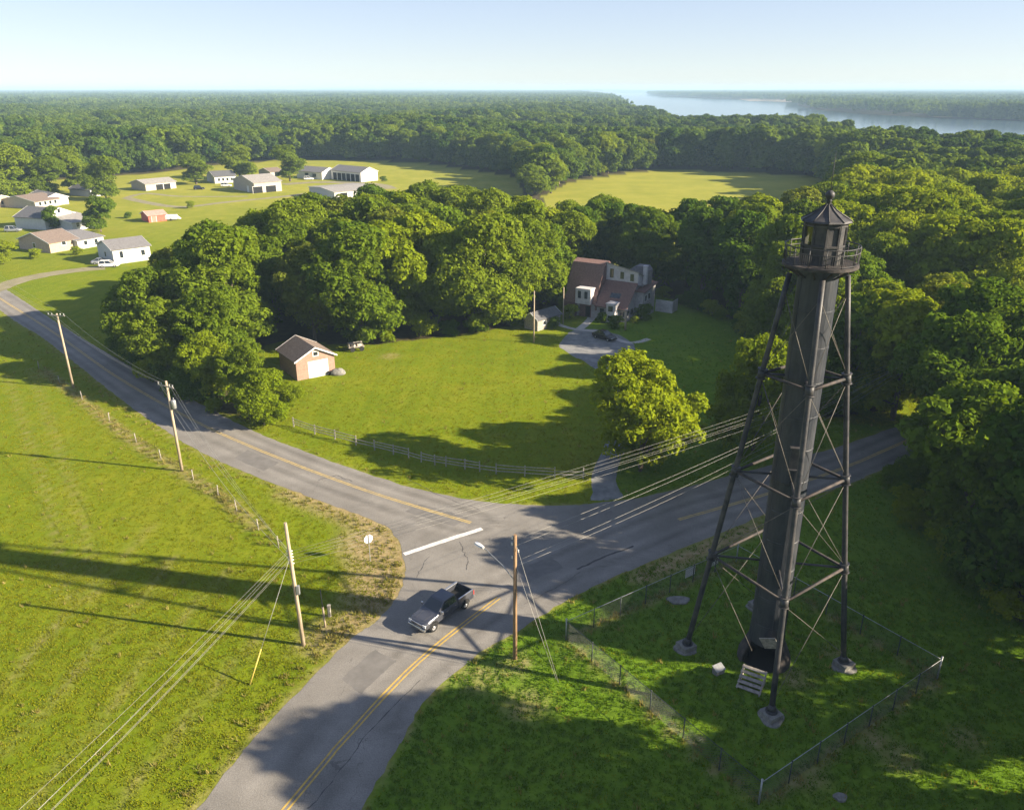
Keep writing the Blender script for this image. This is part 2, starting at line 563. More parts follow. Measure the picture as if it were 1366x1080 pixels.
def dline(P, pts):
    d = np.full(len(P), 1e9)
    for a, b in zip(pts[:-1], pts[1:]):
        a = np.array(a); b = np.array(b)
        ab = b - a
        tt = np.clip(((P - a) @ ab) / (ab @ ab + 1e-9), 0, 1)
        d = np.minimum(d, np.linalg.norm(P - (a + tt[:, None] * ab), axis=1))
    return d


def spline(pts, n=6):
    pts = [Vector((p[0], p[1])) for p in pts]
    out = []
    for i in range(len(pts) - 1):
        p0, p1, p2, p3 = pts[max(i - 1, 0)], pts[i], pts[i + 1], pts[min(i + 2, len(pts) - 1)]
        for k in range(n):
            u = k / n
            out.append(0.5 * ((2 * p1) + (p2 - p0) * u + (2 * p0 - 5 * p1 + 4 * p2 - p3) * u * u + (3 * p1 - p0 - 3 * p2 + p3) * u ** 3))
    out.append(pts[-1])
    return out


rs = random.Random(4)
S_px = [(262, 1080), (330, 995), (400, 920), (470, 850), (500, 830), (530, 795), (540, 765), (536, 735), (525, 712), (505, 697),
        (407, 660), (333, 632), (259, 598), (185, 550), (148, 522), (56, 450), (0, 414)]
N_px = [(0, 381), (111, 452), (222, 514), (326, 569), (407, 602), (450, 618), (500, 635), (560, 653), (640, 668), (700, 673), (760, 674),
        (800, 670), (870, 660), (1025, 621), (1130, 592), (1225, 560)]
E_px = [(480, 1080), (540, 980), (570, 930), (640, 870), (690, 842), (740, 810), (800, 778), (865, 750), (950, 715), (1060, 670),
        (1140, 642), (1220, 610)]
S_w, N_w, E_w = PW(S_px), PW(N_px), PW(E_px)


def ext(a, b, d):
    return b + (b - a).normalized() * d


S_w = [ext(S_w[1], S_w[0], 40)] + S_w + [ext(S_w[-3], S_w[-1], 120)]
N_w = [ext(N_w[1], N_w[0], 120)] + N_w + [ext(N_w[-3], N_w[-1], 60), ext(N_w[-3], N_w[-1], 60) + Vector((40, 10))]
E_w = [ext(E_w[1], E_w[0], 40)] + E_w + [ext(E_w[-3], E_w[-1], 65), ext(E_w[-3], E_w[-1], 65) + Vector((45, 6))]
S_s, N_s, E_s = spline(S_w), spline(N_w), spline(E_w)
road_poly = S_s + N_s + E_s[::-1]
road_np = [tuple(p) for p in road_poly]


def densify(poly, step, jit, seed):
    r = random.Random(seed)
    out = []
    for i in range(len(poly)):
        a, b = Vector(poly[i][:2]), Vector(poly[(i + 1) % len(poly)][:2])
        L = (b - a).length
        n = max(1, int(L / step)) if L < 60 else max(1, int(L / 8))
        for k in range(n):
            p = a.lerp(b, k / n)
            out.append((p.x + r.uniform(-jit, jit), p.y + r.uniform(-jit, jit)))
    return out


def sheet(name, poly, z, material, label, cat, kind='structure'):
    vs = [Vector((x, y, z)) for x, y in [tuple(p)[:2] for p in poly]]
    tri = tessellate_polygon([vs])
    mb = MB()
    mb.add(vs, tri)
    o = mb.build(name, material)
    for p in o.data.polygons:
        if p.normal.z < 0:
            p.flip()
    tag(o, label, cat, kind=kind)
    return o


def ribbon(mb, pts, wd, z, m=0, n=6, jit=0.0, seed=1):
    r = random.Random(seed)
    sp = spline(pts, n) if len(pts) > 2 else [Vector(p[:2]) for p in pts]
    vs = []
    for i, p in enumerate(sp):
        d = (sp[min(i + 1, len(sp) - 1)] - sp[max(i - 1, 0)]).normalized()
        nn = Vector((-d.y, d.x))
        h = wd / 2
        a = p + nn * (h + r.uniform(-jit, jit)); b = p - nn * (h + r.uniform(-jit, jit))
        vs += [(a.x, a.y, z), (b.x, b.y, z)]
    fs = [(2 * i + 1, 2 * i + 3, 2 * i + 2, 2 * i) for i in range(len(sp) - 1)]
    mb.add(vs, fs, m)
    return sp


def offset(pts, d):
    pts = [Vector(p[:2]) for p in pts]
    out = []
    for i, p in enumerate(pts):
        t = (pts[min(i + 1, len(pts) - 1)] - pts[max(i - 1, 0)]).normalized()
        out.append(p + Vector((-t.y, t.x)) * d)
    return out


# land areas, surveyed
grove_px = [(188, 478), (208, 500), (236, 518), (300, 550), (345, 563), (345, 535), (325, 500), (350, 462), (390, 452), (450, 460), (500, 460), (560, 452), (640, 443),
            (700, 430), (742, 408), (752, 370), (640, 352), (520, 350), (430, 356), (352, 366), (305, 385), (245, 420), (205, 450)]
wood_px = [(748, 372), (790, 362), (850, 383), (905, 402), (985, 428), (1012, 470), (1060, 520), (1100, 558), (1180, 548), (1232, 528),
           (1330, 500), (1420, 420), (1420, 330), (1250, 318), (1130, 330), (1104, 360), (960, 374), (860, 372), (760, 358)]
east_px = [(1290, 606), (1245, 655), (1250, 700), (1285, 745), (1328, 795), (1385, 850), (1480, 830), (1440, 700), (1400, 600), (1320, 560)]
open_px = [(-420, 470), (-420, 330), (-420, 262), (-100, 248), (0, 242), (100, 238), (170, 233), (215, 230), (260, 223), (330, 216), (420, 213), (560, 216), (690, 236),
           (700, 262), (700, 300), (760, 330), (752, 400), (500, 470), (200, 520), (0, 400)]
field_px = [(722, 262), (760, 243), (820, 233), (880, 226), (1000, 230), (1100, 236), (1116, 260), (1108, 300), (1088, 346), (1000, 362), (850, 364), (780, 345), (735, 290)]
river_px = [(770, 124.6), (812, 131),
            (1700, 172), (1400, 163), (1300, 159.5), (1230, 156.5), (1150, 152.5), (1090, 146.5), (1064, 141), (1063, 137.5), (1055, 135.5), (1010, 134.5),
            (985, 133), (940, 131.5), (885, 129), (868, 126.5), (880, 124.6), (960, 123.2), (900, 122.2), (830, 122), (770, 123)]
grove_w, wood_w, east_w, open_w, field_w, river_w = [[tuple(p) for p in PW(q)] for q in (grove_px, wood_px, east_px, open_px, field_px, river_px)]

shore = [tuple(G(a, b, 17.0).xy) for a, b in ((816, 138), (870, 144), (900, 153), (960, 155), (1060, 160), (1150, 173), (1250, 184), (1366, 192), (1500, 204), (1700, 220))]
river_w = river_w[:2] + shore + river_w[2:]
# ------------------------------------------------------------------ ground: one sheet to the horizon
xs = list(np.arange(-140, 110.1, 1.1)); ys = list(np.arange(24, 190.1, 1.1))


def grow(v, lim, step, f):
    out = [v]
    while abs(out[-1]) < lim:
        out.append(out[-1] + step); step *= f
    return out[1:]


xs = grow(xs[0], 14000, -2, 1.09)[::-1] + xs + grow(xs[-1], 14000, 2, 1.09)
ys = grow(ys[0], 1500, -3, 1.25)[::-1] + ys + grow(ys[-1], 14000, 1.6, 1.05)
X, Y = np.meshgrid(xs, ys)
P2 = np.stack([X.ravel(), Y.ravel()], 1)
nx, ny = len(xs), len(ys)
verts = np.zeros((len(P2), 3)); verts[:, :2] = P2
idx = np.arange(nx * ny).reshape(ny, nx)
faces = np.stack([idx[:-1, :-1], idx[:-1, 1:], idx[1:, 1:], idx[1:, :-1]], -1).reshape(-1, 4)


def np_mesh(name, V, F):
    me = bpy.data.meshes.new(name)
    k = F.shape[1]
    me.vertices.add(len(V)); me.vertices.foreach_set('co', np.asarray(V, np.float32).ravel())
    me.loops.add(F.size); me.loops.foreach_set('vertex_index', F.ravel().astype(np.int32))
    me.polygons.add(len(F)); me.polygons.foreach_set('loop_start', np.arange(0, F.size, k, dtype=np.int32))
    try:
        me.polygons.foreach_set('loop_total', np.full(len(F), k, np.int32))
    except Exception:
        pass
    me.update(calc_edges=True)
    return me


def add_attr(me, name, vals, dom='POINT'):
    a = me.attributes.new(name, 'FLOAT', dom)
    a.data.foreach_set('value', np.asarray(vals, np.float32))


gm = np_mesh('ground', verts, faces)
near = (P2[:, 1] < 230) & (P2[:, 1] > 0) & (np.abs(P2[:, 0]) < 200)
dry = np.zeros(len(P2))
Pn = P2[near]
edge_S = dline(Pn, [tuple(p) for p in S_s]); edge_E = dline(Pn, [tuple(p) for p in E_s]); edge_N = dline(Pn, [tuple(p) for p in N_s])
dn = np.zeros(len(Pn))
dn = np.maximum(dn, np.clip(0.5 - edge_S / 1.8, 0, 1))
dn = np.maximum(dn, np.clip(0.45 - edge_E / 1.6, 0, 1))
dn = np.maximum(dn, np.clip(0.35 - edge_N / 1.8, 0, 1))
corner = PW([(400, 655), (470, 682), (510, 708), (528, 745), (525, 790), (500, 815), (440, 850)])
dn = np.maximum(dn, np.clip(1.05 - dline(Pn, [tuple(p) for p in corner]) / 3.4, 0, 1))
corner2 = PW([(490, 720), (505, 760), (500, 790)])
dn = np.maximum(dn, np.clip(1.3 - dline(Pn, [tuple(p) for p in corner2]) / 3.0, 0, 1))
fl = PW([(60, 495), (110, 535), (180, 590), (243, 630), (300, 665), (345, 705)])
dn = np.maximum(dn, np.clip(0.75 - dline(Pn, [tuple(p) for p in fl]) / 1.3, 0, 1))
rub = PW([(855, 770), (905, 748), (950, 728), (1010, 702)])
dn = np.maximum(dn, np.clip(1.1 - dline(Pn, [tuple(p) for p in rub]) / 1.6, 0, 1))
for a_, r_ in (((1060, 905), 1.6), ((1110, 868), 1.2), ((1240, 912), 1.2), ((1170, 990), 1.6), ((1200, 1010), 1.8), ((1290, 985), 1.5), ((1080, 1040), 1.4), ((690, 885), 1.6),
               ((402, 862), 1.2), ((640, 905), 2.0), ((700, 940), 2.2), ((520, 475), 2.0), ((840, 500), 2)):
    c_ = np.array(G(*a_).xy)
    dn = np.maximum(dn, np.clip(0.62 - np.linalg.norm(Pn - c_, axis=1) / (2 * r_), 0, 1))
for tl_ in ([(10, 500), (24, 546), (41, 595), (60, 650), (74, 713), (90, 800)], [(40, 492), (58, 540), (78, 595), (98, 655), (112, 713), (128, 800)], [(0, 930), (60, 850), (120, 790), (200, 700)], [(0, 1010), (80, 920), (160, 830), (230, 745)],
            [(40, 1080), (140, 950), (240, 830), (300, 760)], [(150, 1080), (230, 985), (300, 900), (350, 840)]):
    dn = np.maximum(dn, np.clip(0.36 - dline(Pn, [tuple(p) for p in PW(tl_)]) / 2.4, 0, 1))
fence_w = [G(755, 853).xy, G(1012, 1072).xy, G(1250, 905).xy]
fence_w.append(fence_w[0] + fence_w[2] - fence_w[1])
dn = np.maximum(dn, np.clip(0.6 - dline(Pn, [tuple(p) for p in fence_w + fence_w[:1]]) / 1.1, 0, 1))
dry[near] = dn
hay = np.where(inpoly(P2, field_w), 1.0, 0.0)
hay = np.maximum(hay, np.where(inpoly(P2, open_w) & (P2[:, 1] > 190), np.clip((P2[:, 1] - 190) / 160, 0.18, 0.85), 0))
for cx_, cy_, ra, rb in ((-520, 1150, 200, 55), (-130, 1500, 170, 60), (250, 1250, 130, 50), (-900, 1900, 270, 80), (380, 2300, 270, 100), (-250, 2700, 310, 100)):
    hay = np.maximum(hay, np.where(((P2[:, 0] - cx_) / ra) ** 2 + ((P2[:, 1] - cy_) / rb) ** 2 < 1, 0.9, 0))
litter = np.where(inpoly(P2, grove_w) | inpoly(P2, wood_w) | inpoly(P2, east_w), 1.0, 0.0)
litter = np.where((P2[:, 1] > 215) & ~inpoly(P2, open_w) & ~inpoly(P2, field_w), 1.0, litter)
shade_a = [tuple(p) for p in [Vector((0, 20))] + E_s[4:-6] + [Vector((110, 92)), Vector((110, 20))]]
shade_b = [tuple(p) for p in PW([(800, 668), (806, 600), (826, 540), (800, 500), (790, 470), (760, 440), (870, 392), (990, 425), (1080, 560), (1200, 570), (1010, 628), (870, 662)])]
shade_green = np.zeros(len(P2)); shade_green[near] = np.where(inpoly(Pn, shade_a), 0.85, np.where(inpoly(Pn, shade_b), 0.7, 0.0))  # zones where the green cast of shade is put into the ground colour
add_attr(gm, 'shade_green', shade_green)
add_attr(gm, 'dry', dry); add_attr(gm, 'hay', hay); add_attr(gm, 'litter', litter)
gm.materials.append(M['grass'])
go = bpy.data.objects.new('ground', gm); COL.objects.link(go)
tag(go, 'green and straw coloured grassland reaching to the horizon', 'ground', kind='structure')

# ------------------------------------------------------------------ roads and paths
rp_ = densify(road_poly, 0.7, 0.10, 3)
vs_ = [Vector((x, y, 0.012)) for x, y in rp_]
bm = bmesh.new()
# fine grid inside the road outline so that wear along the lanes can be stored
rx = np.arange(-130, 60, 0.6); ry = np.arange(26, 185, 0.6)
tri = tessellate_polygon([vs_])
bv = [bm.verts.new(v) for v in vs_]
for tr in tri:
    try:
        bm.faces.new([bv[i] for i in tr])
    except ValueError:
        pass
for it in range(6):
    long_e = [e for e in bm.edges if e.calc_length() > 1.3]
    if not long_e:
        break
    bmesh.ops.subdivide_edges(bm, edges=long_e, cuts=1)
    bmesh.ops.triangulate(bm, faces=[f for f in bm.faces if len(f.verts) > 3])
bmesh.ops.recalc_face_normals(bm, faces=bm.faces)
rm = bpy.data.meshes.new('road')
bm.to_mesh(rm); bm.free()
if sum(p.normal.z for p in rm.polygons) < 0:
    rm.flip_normals()
rm.materials.append(M['asphalt'])
yl_left = PW([(0, 398), (74, 445), (155, 502), (259, 561), (370, 610), (500, 658), (628, 697)])
yl_main = PW([(380, 1080), (460, 985), (560, 880), (665, 797)])
yl_right = PW([(905, 693), (1025, 658), (1130, 622), (1225, 581)])
yl_left = [ext(yl_left[1], yl_left[0], 100)] + yl_left
yl_main = [ext(yl_main[1], yl_main[0], 35)] + yl_main
yl_right = yl_right + [ext(yl_right[-2], yl_right[-1], 60)]
co = np.zeros(len(rm.vertices) * 3); rm.vertices.foreach_get('co', co); co = co.reshape(-1, 3)[:, :2]
dl = dline(co, [tuple(p) for p in spline(yl_left)])
dm = dline(co, [tuple(p) for p in spline(yl_main + yl_right)])
d_ = np.minimum(dl, dm)
wear = np.cos((d_ - 1.1) * 2 * math.pi / 1.75) * np.clip(1.3 - np.abs(d_ - 1.9) / 1.6, 0, 1)
wear[d_ > 4.2] = -0.1
add_attr(rm, 'wear', wear)
ro = bpy.data.objects.new('road', rm); COL.objects.link(ro)
tag(ro, 'worn grey asphalt of the three way road junction', 'road', kind='structure')

mb = MB()
for off in (-0.16, 0.16):
    ribbon(mb, offset(spline(yl_main), off), 0.13, 0.018, 0, 1, 0.015, 5)
mk = mb.build('road_marking', M['paint_yellow']); tag(mk, 'double yellow centre line running down the lower road', 'road marking', kind='structure')
mb = MB()
for off in (-0.13, 0.13):
    ribbon(mb, offset(spline(yl_left), off), 0.15, 0.018, 0, 1, 0.02, 6)
mk = mb.build('road_marking', M['paint_yellow_worn']); tag(mk, 'worn yellow centre line of the road to the houses', 'road marking', kind='structure')
mb = MB()
for off in (-0.13, 0.13):
    ribbon(mb, offset(spline(yl_right), off), 0.17, 0.018, 0, 1, 0.02, 6)
mk = mb.build('road_marking', M['paint_yellow_worn']); tag(mk, 'yellow centre line of the shaded road behind the tower', 'road marking', kind='structure')
mb = MB()
ribbon(mb, [G(539, 739).xy, G(590, 722).xy, G(643, 705).xy], 0.55, 0.0185, 0, 8, 0.02, 7)
mk = mb.build('road_marking', M['paint_white']); tag(mk, 'wide white stop bar across the joining road', 'road marking', kind='structure')
mb = MB()
for pts, wd in (([(612, 722), (618, 735), (624, 745), (622, 760)], 0.07), ([(560, 905), (500, 965), (452, 1030), (410, 1078)], 0.06),
                ([(572, 742), (560, 760), (556, 770)], 0.06), ([(770, 760), (800, 745), (845, 728)], 0.22),
                ([(700, 805), (740, 785), (775, 762)], 0.05), ([(425, 640), (450, 634), (470, 642)], 0.10), ([(545, 640), (590, 662), (640, 680)], 0.06)):
    pw = PW(pts)
    r_ = random.Random(int(pts[0][0]))
    q = []
    for a_, b_ in zip(pw[:-1], pw[1:]):
        for k in range(4):
            q.append(a_.lerp(b_, k / 4) + Vector((r_.uniform(-.12, .12), r_.uniform(-.12, .12))))
    ribbon(mb, q + [pw[-1]], wd, 0.0165, 0, 3, 0.03, 9)
mk = mb.build('road_crack', M['tar']); tag(mk, 'dark cracks and tar seams in the road', 'road crack', kind='structure')

for i_, pts in enumerate(([(455, 905), (500, 866), (528, 882), (482, 925)], [(690, 760), (735, 742), (752, 757), (706, 776)], [(560, 672), (625, 690), (606, 702), (540, 682)], [(330, 600), (372, 617), (352, 628), (312, 611)])):
    sheet('road_patch', densify([tuple(p) for p in PW(pts)], 0.5, 0.06, 20 + i_), 0.0155, M['asphalt_patch'], 'slightly darker repair patch in the road', 'road patch')
drive = [(790, 668), (789, 640), (800, 610), (812, 585), (822, 550), (818, 520), (806, 503), (796, 494), (780, 482), (760, 472), (746, 460), (756, 446), (772, 439), (800, 440),
         (826, 447), (844, 458), (846, 468), (832, 477), (822, 490), (832, 508), (848, 530), (848, 560), (838, 590), (826, 615), (822, 640), (832, 664)]
dp = [tuple(p) for p in PW(drive)]
dp = [dp[0]] + [tuple(p) for p in spline([Vector(q) for q in dp], 4)]
sheet('driveway', densify(dp, 0.8, 0.18, 8), 0.008, M['gravel'], 'grey gravel driveway and turning place before the house', 'driveway')
mb = MB()
ribbon(mb, PW([(742, 432), (766, 439), (800, 443), (838, 457), (866, 452)]), 1.1, 0.016, 0, 6, 0.04)
ribbon(mb, PW([(772, 440), (786, 428), (790, 421)]), 1.5, 0.020, 0, 6, 0.04)
pth = mb.build('path', M['path']); tag(pth, 'pale footpath to the shed and the house door', 'path', kind='structure')
mb = MB()
ribbon(mb, PW([(-30, 395), (30, 373), (90, 362), (140, 357)]), 5.0, 0.014, 0, 6, 0.2)
ribbon(mb, PW([(168, 264), (205, 272), (245, 276), (300, 270), (380, 262), (410, 258)]), 4.0, 0.010, 0, 6, 0.2)
ribbon(mb, PW([(168, 264), (195, 258), (240, 262), (330, 262)]), 3.0, 0.014, 0, 6, 0.2)
ribbon(mb, PW([(378, 246), (430, 243), (500, 246), (520, 252)]), 7.0, 0.018, 0, 6, 0.2)
pth = mb.build('driveway', M['dirt']); tag(pth, 'pale dirt lanes between the distant houses', 'driveway', kind='structure')

# ------------------------------------------------------------------ river and far shore
sheet('river', river_w, 0.06, M['water'], 'wide pale river beyond the forest', 'river')
sheet('sand', [tuple(p) for p in PW([(984, 132.6), (1010, 131.6), (1050, 132.5), (1075, 134.8), (1066, 136.8), (1030, 135.6), (1000, 134.9)])], 0.5, M['sand'], 'pale sandbar on the far river bank', 'sandbar')
mb = MB()
rr = random.Random(12)
for (dist, a0, a1, hmax) in ((8200, -42, 42, 24), (10500, -42, 42, 34), (12500, -42, 42, 42)):
    n = 220
    prev = None
    ring = []
    ph = [rr.uniform(0, 6.28) for _ in range(6)]
    for i in range(n + 1):
        a = R(a0 + (a1 - a0) * i / n)
        hh = hmax * (0.62 + 0.16 * math.sin(9 * a + ph[0]) + 0.12 * math.sin(23 * a + ph[1]) + 0.06 * math.sin(61 * a + ph[2])) + rr.uniform(0, 2.2)
        if dist < 9000 and R(3.0) < a < R(20):
            hh = 1.0
        x, y = math.sin(a), math.cos(a)
        ring.append([(x * (dist - 250), y * (dist - 250), 0.3), (x * (dist - 60), y * (dist - 60), hh * 0.8), (x * dist, y * dist, hh), (x * (dist + 400), y * (dist + 400), hh * 0.8), (x * (dist + 900), y * (dist + 900), 0.3)])
    mb.loft(ring, 0, closed=False, caps=False, smooth=False)
hl = mb.build('hills', M['hill'], fix=False); tag(hl, 'low wooded ridges along the horizon', 'hills', kind='structure')

# ------------------------------------------------------------------ trees
def leaf_cloud(rng, clumps, leaf, dens, keep_in=0.12, up=0.08):
    """leaf shaped faces spread over the outside of many small clumps"""
    C4 = np.array(clumps)
    pts, nrm, tint, size = [], [], [], []
    for (x, y, z, r) in C4:
        n = max(6, int(dens * 4 * math.pi * r * r))
        d = rng.normal(size=(n, 3)); d /= np.linalg.norm(d, axis=1)[:, None]
        d[:, 2] = np.where(d[:, 2] < -0.45, -d[:, 2], d[:, 2])
        rad = r * (0.72 + 0.36 * rng.random(n))
        rad *= 1 + 0.22 * np.sin(d[:, 0] * 5 + x) * np.sin(d[:, 1] * 5 + y) * np.cos(d[:, 2] * 4 + z)
        p = np.array([x, y, z]) + d * rad[:, None] * np.array([1, 1, 0.85])
        pts.append(p); nrm.append(d); size.append(np.full(n, rng.uniform(0.7, 1.3)))
        tint.append(np.clip(rng.normal(0.5, 0.12) + rng.normal(0, 0.16, n), 0, 1))
    pts = np.concatenate(pts); nrm = np.concatenate(nrm); tint = np.concatenate(tint)
    size = np.concatenate(size)
    inside = np.zeros(len(pts), bool)
    for (x, y, z, r) in C4:
        d2 = ((pts - np.array([x, y, z])) ** 2).sum(1)
        inside |= d2 < (0.62 * r) ** 2
    k = ~inside | (rng.random(len(pts)) < keep_in)
    pts, nrm, tint, size = pts[k], nrm[k], tint[k], size[k]
    n = len(pts)
    nn = nrm + rng.normal(0, 0.45, (n, 3)) + np.array([0, 0, up])
    nn /= np.linalg.norm(nn, axis=1)[:, None]
    a = np.cross(nn, rng.normal(size=(n, 3))); a /= np.linalg.norm(a, axis=1)[:, None]
    b = np.cross(nn, a)
    s = leaf * ((0.5 + 0.9 * rng.random(n)) * size)[:, None]
    V = np.stack([pts - a * s * 0.62, pts - b * s * 0.40 + nn * s * 0.10, pts + a * s * 0.62 - nn * s * .12, pts + b * s * 0.40 + nn * s * 0.10], 1).reshape(-1, 3)
    F = np.arange(4 * n).reshape(-1, 4)
    return V, F, tint


def crown_clumps(rng, H, Rr, zb, lobes, rc, per, shape='broad'):
    zc = zb + (H - zb) * 0.48
    hz = (H - zb) * 0.5
    L = []
    for i in range(lobes):
        t = i / lobes
        ang = i * 2.399 + rng.uniform(-.4, .4)
        zz = -0.85 + 1.75 * ((i * 0.618 + 0.3) % 1.0)
        if shape == 'broad':
            prof = math.sqrt(max(0.05, 1 - (zz * 0.92) ** 2)) if zz > -0.2 else 0.95 - 0.25 * abs(zz)
        elif shape == 'tall':
            prof = math.sqrt(max(0.05, 1 - (zz * 0.9) ** 2)) * 0.95
        else:
            prof = max(0.12, 0.95 * (1 - (zz + 1) / 2.1))
        rad = Rr * prof * rng.uniform(0.42, 0.72)
        L.append((math.cos(ang) * rad, math.sin(ang) * rad, zc + zz * hz * (0.74 if zz > 0 else 0.90), Rr * rng.uniform(0.40, 0.56) * (0.6 + 0.4 * prof)))
    L.append((rng.uniform(-.1, .1) * Rr, rng.uniform(-.1, .1) * Rr, zc + hz * 0.62, Rr * 0.36))
    for q in (-0.62, -0.28, 0.05, 0.36):
        L.append((rng.uniform(-.12, .12) * Rr, rng.uniform(-.12, .12) * Rr, zc + hz * q, Rr * rng.uniform(0.55, 0.66) * (1 - 0.25 * abs(q))))
    cl = []
    for (x, y, z, r) in L:
        for j in range(per):
            d = rng.normal(size=3); d /= np.linalg.norm(d)
            if d[2] < -0.5:
                d[2] *= -1
            rr_ = rc * rng.uniform(0.65, 1.35)
            p = np.array([x, y, z]) + d * r * rng.uniform(0.75, 1.08) * np.array([1, 1, 0.85])
            if p[2] < zb * 0.9 + 0.3:
                p[2] = zb + rng.uniform(0.3, 1.2)
            if p[2] + rr_ > H:
                p[2] = H - rr_
            cl.append((p[0], p[1], p[2], rr_))
    return cl, L


def trunk_mb(rng, H, zb, L, r0):
    mb = MB()
    top = (rng.uniform(-.4, .4), rng.uniform(-.4, .4), H * 0.72)
    mb.tube([(0, 0, -0.2), (0.03, 0, 0.5), (top[0] * .4, top[1] * .4, H * .35), top], [r0 * 1.35, r0, r0 * .7, r0 * .18], 9)
    for (x, y, z, r) in L[:9]:
        f = min(0.9, max(0.18, (z - 0.25 * H) / H))
        s = Vector((top[0] * f, top[1] * f, max(zb * .6, H * f * .6)))
        e = Vector((x, y, z))
        mid = s.lerp(e, 0.5) + Vector((0, 0, 0.4))
        mb.tube([s, mid, e], [r0 * .45, r0 * .28, r0 * .08], 6)
    return mb


def make_variant(seed, H, Rr, zb, lobes, rc, per, leaf, dens, lm, shape='broad', r0=0.32):
    rng = np.random.default_rng(seed)
    cl, L = crown_clumps(rng, H, Rr, zb, lobes, rc, per, shape)
    V, F, tint = leaf_cloud(rng, cl, leaf, dens)
    me = np_mesh('crown', V, F)
    add_attr(me, 'tint', tint, 'FACE')
    me.materials.append(lm)
    tk = trunk_mb(random.Random(seed), H, zb, L, r0).build('trunk', M['bark'])
    tme = tk.data
    bpy.data.objects.remove(tk)
    return dict(crown=me, trunk=tme, H=H, R=Rr)


V_ = {}
V_['b1'] = make_variant(1, 17, 6.2, 0.8, 22, 1.05, 19, 0.40, 7.0, M['leaf'])
V_['b2'] = make_variant(2, 18, 6.6, 0.8, 24, 1.1, 19, 0.40, 7.0, M['leaf'])
V_['b3'] = make_variant(3, 16, 5.8, 0.6, 20, 1.0, 19, 0.40, 7.0, M['leaf_bright'])
V_['b4'] = make_variant(4, 18, 6.0, 0.8, 22, 1.05, 15, 0.46, 5.5, M['leaf_dark'])
V_['b5'] = make_variant(15, 17, 5.6, 0.8, 20, 0.95, 17, 0.38, 6.0, leaf_mat('leaf_olive', (0.085, 0.12, 0.012), (0.20, 0.225, 0.022), 0.36))
V_['t1'] = make_variant(5, 19, 4.8, 0.8, 22, 0.95, 14, 0.40, 7.0, M['leaf'], 'tall')
V_['t2'] = make_variant(6, 18, 4.6, 0.8, 20, 0.95, 14, 0.40, 7.0, M['leaf_dark'], 'tall')
V_['n1'] = make_variant(7, 14, 6.3, 0.5, 26, 0.85, 17, 0.34, 8.5, M['leaf_bright'])
V_['n2'] = make_variant(8, 18, 6.8, 1.0, 28, 0.95, 17, 0.38, 7.5, M['leaf'])
V_['n3'] = make_variant(9, 18, 6.6, 0.8, 28, 0.95, 17, 0.38, 7.5, M['leaf_dark'])
V_['s1'] = make_variant(10, 3.0, 1.9, 0.1, 9, 0.45, 9, 0.20, 22, M['leaf_dark'], r0=0.07)
V_['s2'] = make_variant(11, 3.4, 2.2, 0.1, 10, 0.5, 9, 0.22, 18, M['leaf_bright'], r0=0.07)
ntrees = [0]


def plant(var, p, h, label, group=None, name='deciduous_tree', cat='tree', wide=1.0, rz=None, rnd=random.Random(77)):
    v = V_[var]
    o = thing(name, label, cat, (p[0], p[1], 0), rnd.uniform(0, 6.28) if rz is None else rz, group)
    k = h / v['H']
    o.scale = (k * wide, k * wide, k)
    for nm in ('trunk', 'crown'):
        c = bpy.data.objects.new(nm, v[nm]); COL.objects.link(c); c.parent = o
    ntrees[0] += 1
    return o


def scatter(poly, dmin, seed, tries=6000, extra=()):
    r = random.Random(seed)
    xs_ = [p[0] for p in poly]; ys_ = [p[1] for p in poly]
    out = []
    chk = np.array(poly)
    for _ in range(tries):
        p = (r.uniform(min(xs_), max(xs_)), r.uniform(min(ys_), max(ys_)))
        if any((p[0] - q[0]) ** 2 + (p[1] - q[1]) ** 2 < dmin * dmin for q in out):
            continue
        if any((p[0] - q[0]) ** 2 + (p[1] - q[1]) ** 2 < q[2] * q[2] for q in extra):
            continue
        if inpoly(np.array([p]), poly)[0]:
            out.append(p)
    return out


ntr = 0
keep = [(G(410, 490).x, G(410, 490).y + 3, 10.5), (*G(722, 430).xy, 7), (*G(815, 400).xy, 12), (*G(775, 400).xy, 10), (*G(700, 440).xy, 6)]
rv = random.Random(21)
